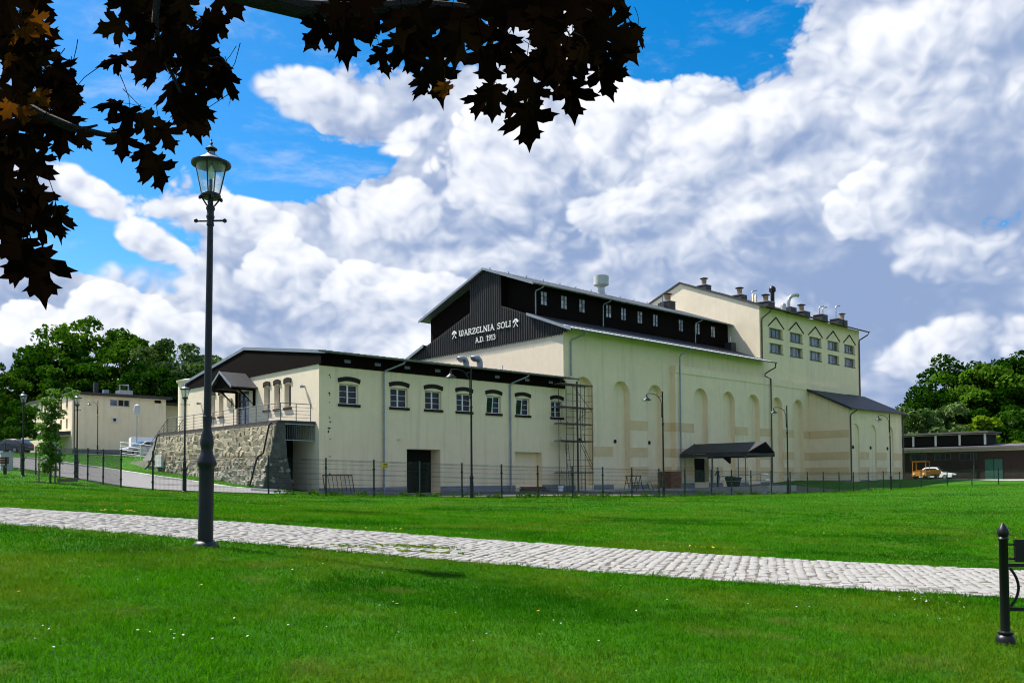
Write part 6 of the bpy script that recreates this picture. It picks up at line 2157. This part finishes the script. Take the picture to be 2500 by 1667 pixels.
px_tree('bush_dark', 'broadleaf_tree', 'dark bushy tree behind the bench at the left edge', 12, 985, 112, 8.8, GL, 1.0)
px_tree('bush_dark', 'broadleaf_tree', 'low dark bushy tree left of the entrance canopy', 58, 1020, 138, 8.8, GL, 2.6)
px_tree('mid', 'broadleaf_tree', 'green tree peeping over the middle of the left building roof', 185, 880, 144, 17.6, GL, 5.0)
px_tree('dark1', 'broadleaf_tree', 'dark tree close behind the right end of the left building', 375, 900, 140, 19.6, GL, 5.5)
px_tree('deep1', 'broadleaf_tree', 'leftmost tree on the rise just beyond the lean-to roof', 2262, 960, 150, 19.6, GR, .2, sx=1.1)
px_tree('deep2', 'broadleaf_tree', 'second tall tree on the rise, above the orange truck', 2330, 898, 158, 20.6, GR, 1.3)
px_tree('mid', 'broadleaf_tree', 'third tall tree on the rise, above the end of the rooflight', 2405, 890, 152, 17.6, GR, 2.2, sx=1.15)
px_tree('deep2', 'broadleaf_tree', 'tallest tree at the right edge behind the brick shed', 2492, 884, 160, 20.6, GR, 3.9)
px_tree('deep1', 'broadleaf_tree', 'dark tree cut off by the right edge of the view', 2570, 890, 150, 19.6, GR, 4.4)
px_tree('bushy', 'broadleaf_tree', 'low grey-green bushy tree right beside the lean-to eave', 2232, 1008, 136, 8.3, GR, .5)
px_tree('bushy', 'broadleaf_tree', 'pale bushy tree over the middle of the rooflight strip', 2310, 1000, 138, 8.3, GR, 2.1)
px_tree('bush_dark', 'broadleaf_tree', 'dark bushy tree over the right end of the rooflight strip', 2372, 1005, 140, 8.8, GR, 3.1)
px_tree('lime', 'broadleaf_tree', 'small yellow-green tree behind the low end of the shed', 2405, 1018, 134, 6.9, GR, .9, sx=1.2)
px_tree('bush_dark', 'broadleaf_tree', 'dark bushy tree behind the tan end of the shed', 2462, 1000, 138, 8.8, GR, 5.2)
px_tree('bushy', 'broadleaf_tree', 'low pale bush above the tan end of the shed', 2520, 1010, 138, 8.3, GR, 4.1)
px_tree('deep1', 'broadleaf_tree', 'green tree filling the gap low on the rise', 2440, 950, 148, 19.6, GR, 4.9)

# slender young tree by the drive
yx, yy = -20.1, 37.2
yt = thing('young_tree', 'slender young tree tied to stakes on the lawn before the drive', 'tree', (yx, yy, gz(yx, yy)))
g = np.random.default_rng(8)
zc = np.concatenate([np.linspace(.40, 3.7, 74), np.full(6, 3.75)])
cc = np.stack([.185 * np.clip(g.standard_normal(80), -1.8, 1.8) * np.interp(zc, [.3, 1.2, 3.2, 3.9], [1.3, 1.3, .95, .6]), .25 * g.standard_normal(80), zc + .1 * g.standard_normal(80)], 1)
cc[74:, 0] += np.array([.35, .55, .75, .9, 1.0, .2])
cc[74:, 2] += .12
V, F, A = leaf_cards(cc, .17 + .12 * g.random(80), 75, .055, g)
np_mesh('crown', V, F, 'young_leaf', yt, attr=A, quads=True)
q = MB()
q.tube([(0, 0, -.2), (.03, 0, 1.0), (-.02, .03, 2.2), (.06, 0, 3.6)], [.045, .038, .028, .008], 8)
for k in range(14):
    c_ = cc[k * 3]
    q.tube([(.02, 0, max(.5, c_[2] - .35)), tuple(c_)], [.014, .004], 5)
q.tube([(.05, 0, 3.2), (.55, .0, 3.75), (1.05, 0, 3.9)], [.014, .008, .003], 5)
q.build('trunk', 'bark', yt, True)
for sx, sy in ((-.38, -.2), (.36, .1), (.0, .4)):
    MB().tube([(sx, sy, -.2), (sx, sy, 1.15)], .032, 8).build('stake', 'plank', yt)
MB().box(-.75, .05, -.55, -.45, -.02, .07).build('edging_board', 'plank', yt)
MB().box(.15, 1.0, .3, .42, .05, .18).build('edging_board', 'plank', yt)

# weeds along the foot of the fence and yard
g = np.random.default_rng(77)
pts = []
for (x0, y0), (x1, y1) in zip(F_MAIN[2:-8], F_MAIN[3:-7]):
    for k in range(7):
        t_ = g.random()
        nx_, ny_ = -(y1 - y0), (x1 - x0)
        l_ = math.hypot(nx_, ny_)
        o_ = abs(g.normal(.25, .5))
        pts.append((x0 + (x1 - x0) * t_ + nx_ / l_ * o_, y0 + (y1 - y0) * t_ + ny_ / l_ * o_))
pts = np.array(pts)
cw = np.stack([pts[:, 0], pts[:, 1], GZ(pts[:, 0], pts[:, 1]) + .08], 1)
V, F, A = leaf_cards(cw, .12 + .16 * g.random(len(cw)), 26, .05, g)
tag(np_mesh('weeds', V, F, 'tree_leaf_mid', attr=A, quads=True), 'ragged weeds growing along the foot of the long fence', 'weeds', kind='stuff')

pts = []
for cx_, cy_, n_, sx_, sy_ in ((-1.15, 10.35, 90, .28, .10), (-1.0, 9.75, 40, .3, .06), (-1.9, 10.0, 26, .25, .08)):
    for k in range(n_):
        pts.append((g.normal(cx_, sx_), g.normal(cy_, sy_)))
pts = np.array(pts)
cw = np.stack([pts[:, 0], pts[:, 1], GZ(pts[:, 0], pts[:, 1]) + .018], 1)
V, F, A = leaf_cards(cw, .02 + .02 * g.random(len(cw)), 16, .010, g, .35)
tag(np_mesh('moss', V, F, 'tree_leaf_lime', attr=A, quads=True), 'yellow-green moss patch growing between the setts of the path', 'moss', kind='stuff')

# ------------------------------------------------------------------ purple-leaved maple overhanging the view
def ray_pt(x, y, depth):
    d_ = cR * ((x - 1250) / FOC) - cUp * ((y - CY) / FOC) + cF
    return d_ / d_.y * depth


HALF = [(0, 0), (.07, -.03), (.18, -.055), (.29, -.045), (.45, -.10), (.40, .0), (.52, .055), (.43, .12), (.30, .18), (.40, .215), (.52, .235), (.66, .25), (.655, .335), (.88, .455), (.69, .485), (.70, .60), (.545, .57), (.41, .545), (.235, .46), (.245, .57), (.28, .67), (.46, .78), (.325, .79), (.30, .92), (.18, .89), (.09, 1.0), (0, 1.22)]


def maple_leaf(seed):
    """five-lobed leaf folded along its midrib with its stalk; unit length along +y, faces +z"""
    r_ = random.Random(seed)
    fold, curl, twist = r_.uniform(.05, .4), r_.uniform(-.25, .35), r_.uniform(-.25, .25)
    wx = r_.uniform(.78, .98)
    q_ = MB()

    def warp(x, y):
        z = -abs(x) * fold - curl * (y - .3) ** 2 + twist * x * (y - .3) + (r_.uniform(-.012, .012) if abs(x) > 1e-6 else 0)
        return (x * wx * math.cos(fold * .6), y, z)

    for s_ in (1, -1):
        out = [(s_ * x * r_.uniform(.94, 1.05), y + r_.uniform(-.015, .015)) for x, y in HALF]
        out[0], out[-1] = (0, 0), (0, 1.22)
        loop = out + [(0, .8), (0, .5), (0, .25)]
        i = len(q_.v)
        q_.v += [warp(x, y) for x, y in loop]
        for t_ in tessellate_polygon([[Vector((x, y, 0)) for x, y in loop]]):
            q_.f.append(tuple(i + k for k in t_))
    b1, b2 = r_.uniform(-.25, .25), r_.uniform(-.3, .1)
    q_.tube([(0, .02, -.002), (b1 * .3, -.3, b2 * .3), (b1, -.62, b2), (b1 * 1.5, -.85, b2 * 1.7)], [.010, .011, .012, .014], 5)
    return q_


LEAF = [maple_leaf(k).mesh('leaf', 'maple_purple', True) for k in range(12)]
LEAF_O = [maple_leaf(40 + k).mesh('leaf', 'maple_orange', True) for k in range(4)]
# x, y (photograph), length in px, tip direction (0 down, + right), kind
LV = [(310, 20, 120, 10), (272, 66, 110, -75), (338, 72, 105, 5), (424, 45, 135, -5), (437, 100, 110, 0), (520, 58, 92, 62), (272, 146, 98, -72), (348, 158, 120, -15), (372, 185, 115, 10), (462, 168, 120, 0), (511, 122, 105, 45),
      (420, 232, 140, 0), (466, 290, 140, 12), (492, 222, 110, 32), (265, 252, 98, -80), (312, 300, 125, -12), (362, 312, 115, 18), (405, 335, 95, 25), (300, 356, 105, -5), (352, 392, 120, -10), (390, 425, 125, 14), (440, 260, 120, -5), (395, 130, 110, -20), (455, 20, 110, 20), (360, 20, 110, -20),
      (566, 215, 115, 12, 'edge'),
      (20, 18, 130, 0), (28, 70, 120, 20), (70, 36, 105, 60), (112, 78, 92, 62), (106, 112, 100, 78), (120, 138, 90, 82), (14, 120, 120, 10), (152, 178, 105, 48), (40, 190, 110, 15), (64, 226, 110, 25), (128, 212, 78, 25), (150, 258, 112, 32), (168, 292, 110, 42), (108, 272, 100, 20),
      (25, 248, 120, -10), (147, 342, 112, 2), (202, 342, 72, 28), (95, 322, 100, -15), (30, 322, 130, 0), (70, 368, 130, 8), (15, 372, 130, -5), (60, 140, 110, 40), (85, 180, 90, 60), (10, 285, 120, 5),
      (66, 432, 165, 10), (14, 395, 140, -10), (98, 400, 110, 20), (10, 455, 120, 0), (40, 500, 160, 5), (84, 526, 140, 58), (112, 545, 120, 74), (26, 585, 165, 0), (94, 668, 195, 6), (50, 632, 160, -16), (8, 540, 140, 0), (12, 640, 120, 5),
      (840, 88, 175, 4), (772, 84, 120, -42), (936, 150, 105, 8, 'fold'), (1000, 132, 140, 12), (985, 68, 140, 0), (1072, 200, 150, 0), (1066, 135, 140, -6), (912, 55, 140, 0), (1034, 58, 150, 10), (1096, 68, 160, -5), (888, 25, 130, 15), (820, 40, 120, -20),
      (1116, 98, 160, -10), (1188, 158, 165, 8), (1152, 46, 150, 0), (1230, 42, 160, 0), (1228, 120, 150, -12), (1204, 248, 140, -8), (1292, 305, 165, 14), (1306, 238, 110, -6), (1284, 190, 150, 4), (1346, 166, 150, 10), (1394, 246, 150, 0), (1382, 190, 130, 12),
      (1358, 105, 140, -5), (1320, 70, 140, 0), (1298, 18, 150, 5), (1358, 26, 150, -10), (1420, 46, 160, 15), (1480, 196, 135, 14), (1466, 120, 145, 0), (1494, 84, 160, 48), (1528, 110, 130, 40), (1508, 172, 78, 58), (1466, 4, 115, 78), (1396, 12, 150, 20), (1250, 4, 150, 0), (1180, 0, 150, -10), (1440, 90, 130, 20), (1510, 140, 100, 10), (1420, 150, 110, -10)]
SKIP = {61}
LO = [(58, 92, 95, 20), (95, 60, 80, 50), (58, 284, 80, 15), (20, 270, 70, -20), (1085, 222, 70, 5), (100, 240, 70, 40), (18, 150, 70, 0)]
mt = thing('maple_tree', 'purple-leaved maple boughs hanging into the top and left of the view', 'tree', (-3.1, .55, gz(-3.1, .55)))
base = Vector(mt.location)
rl = random.Random(14)


def put_leaf(me, x, y, px, ang, depth, mode='', tilt=.42):
    a = rad(ang) + rl.uniform(-.12, .12)
    t_ = (cR * math.sin(a) - cUp * math.cos(a)) + cF * rl.uniform(-.35, .35)
    t_.normalize()
    n_ = -cF + cR * rl.uniform(-tilt, tilt) + cUp * rl.uniform(-tilt, tilt)
    if mode == 'edge':
        n_ = cR + cF * .25
    elif mode == 'fold':
        n_ = -cF + cR * .9
    n_ = (n_ - t_ * n_.dot(t_)).normalized()
    x_ = t_.cross(n_)
    if rl.random() < .5 and mode == '':
        x_, n_ = -x_, -n_
    L_ = px * depth / FOC * .64
    p_ = ray_pt(x, y, depth) - t_ * (.48 * L_) - base
    o = link('leaf', me, mt)
    o.matrix_local = Matrix(((x_.x * L_, t_.x * L_, n_.x * L_, p_.x), (x_.y * L_, t_.y * L_, n_.y * L_, p_.y), (x_.z * L_, t_.z * L_, n_.z * L_, p_.z), (0, 0, 0, 1)))


for i, e in enumerate(LV):
    if i in SKIP:
        continue
    put_leaf(LEAF[i % 12], e[0], e[1], e[2], e[3], 2.45 + rl.uniform(-.16, .20), e[4] if len(e) > 4 else '')
for i, e in enumerate(LO):
    put_leaf(LEAF_O[i % 4], e[0], e[1], e[2], e[3], 2.30)
for k in range(75):                                              # second layer of leaves behind the first
    e = LV[rl.randrange(len(LV))]
    if e[1] > 330 and e[0] > 200:
        continue
    put_leaf(LEAF[rl.randrange(12)], e[0] + rl.uniform(-40, 40), max(-60, e[1] - rl.uniform(-5, 60)), rl.uniform(105, 140), rl.uniform(-50, 50), 2.75 + rl.uniform(-.1, .25), tilt=.7)


def bough(pts, r0, r1, name='branch', mat='twig'):
    """branch through photograph points (x, y, depth), or world points"""
    P = [(Vector(p[0]) if not isinstance(p[0], (int, float)) else ray_pt(*p)) - base for p in pts]
    n_ = len(P)
    MB().tube(P, [r0 + (r1 - r0) * k / (n_ - 1) for k in range(n_)], 8).build(name, mat, mt, True)


W_ = lambda x, y, z: ((x, y, z),)
bough([W_(-3.1, .55, 2.0), W_(-2.2, 1.7, 1.95), (350, -90, 2.55), (620, -8, 2.55), (740, 24, 2.55), (880, 28, 2.55), (1010, 14, 2.6), (1130, 22, 2.6), (1250, 45, 2.6), (1360, 90, 2.6), (1440, 130, 2.6)], .045, .005)
bough([(1010, 14, 2.6), (1150, -20, 2.65), (1290, -8, 2.65), (1420, 20, 2.65), (1500, 60, 2.6)], .012, .003)
bough([W_(-3.1, .55, 1.2), W_(-2.3, 1.6, 1.15), (-120, 165, 2.5), (0, 228, 2.5), (110, 286, 2.5), (185, 315, 2.5), (262, 330, 2.5), (330, 322, 2.5)], .03, .004)
bough([(185, 315, 2.5), (215, 312, 2.5), (238, 306, 2.5)], .006, .003)
bough([(350, -90, 2.55), (385, -20, 2.5), (378, 60, 2.5), (392, 130, 2.5), (430, 200, 2.5), (445, 240, 2.5)], .014, .003)
bough([W_(-2.3, 1.6, 1.15), (-160, 330, 2.45), (-40, 420, 2.45), (30, 470, 2.45), (60, 560, 2.45)], .016, .003)
bough([(110, 286, 2.5), (70, 330, 2.5), (50, 370, 2.5)], .006, .003)
bough([(0, 228, 2.5), (20, 150, 2.5), (40, 60, 2.5), (60, 0, 2.5)], .010, .004)
for x0, y0, x1, y1 in ((382, 108, 322, 140), (388, 112, 430, 160), (392, 128, 445, 142), (480, 62, 492, 58), (512, 142, 556, 158), (60, 190, 110, 160), (95, 180, 130, 165), (1380, 70, 1390, 120), (1400, 80, 1440, 125), (1290, 60, 1300, 85), (1450, 155, 1462, 190), (350, 92, 348, 30)):
    bough([(x0, y0, 2.45), ((x0 + x1) / 2 + 6, (y0 + y1) / 2 - 10, 2.45), (x1, y1, 2.45)], .0022, .0018, 'twig')
q = MB()
q.tube([(0, 0, -.3), (.02, .0, .6), (-.03, .05, 1.8), (.05, 0, 3.2), (.1, .1, 4.6)], [.21, .16, .135, .11, .06], 14)
q.build('trunk', 'bark', mt, True)
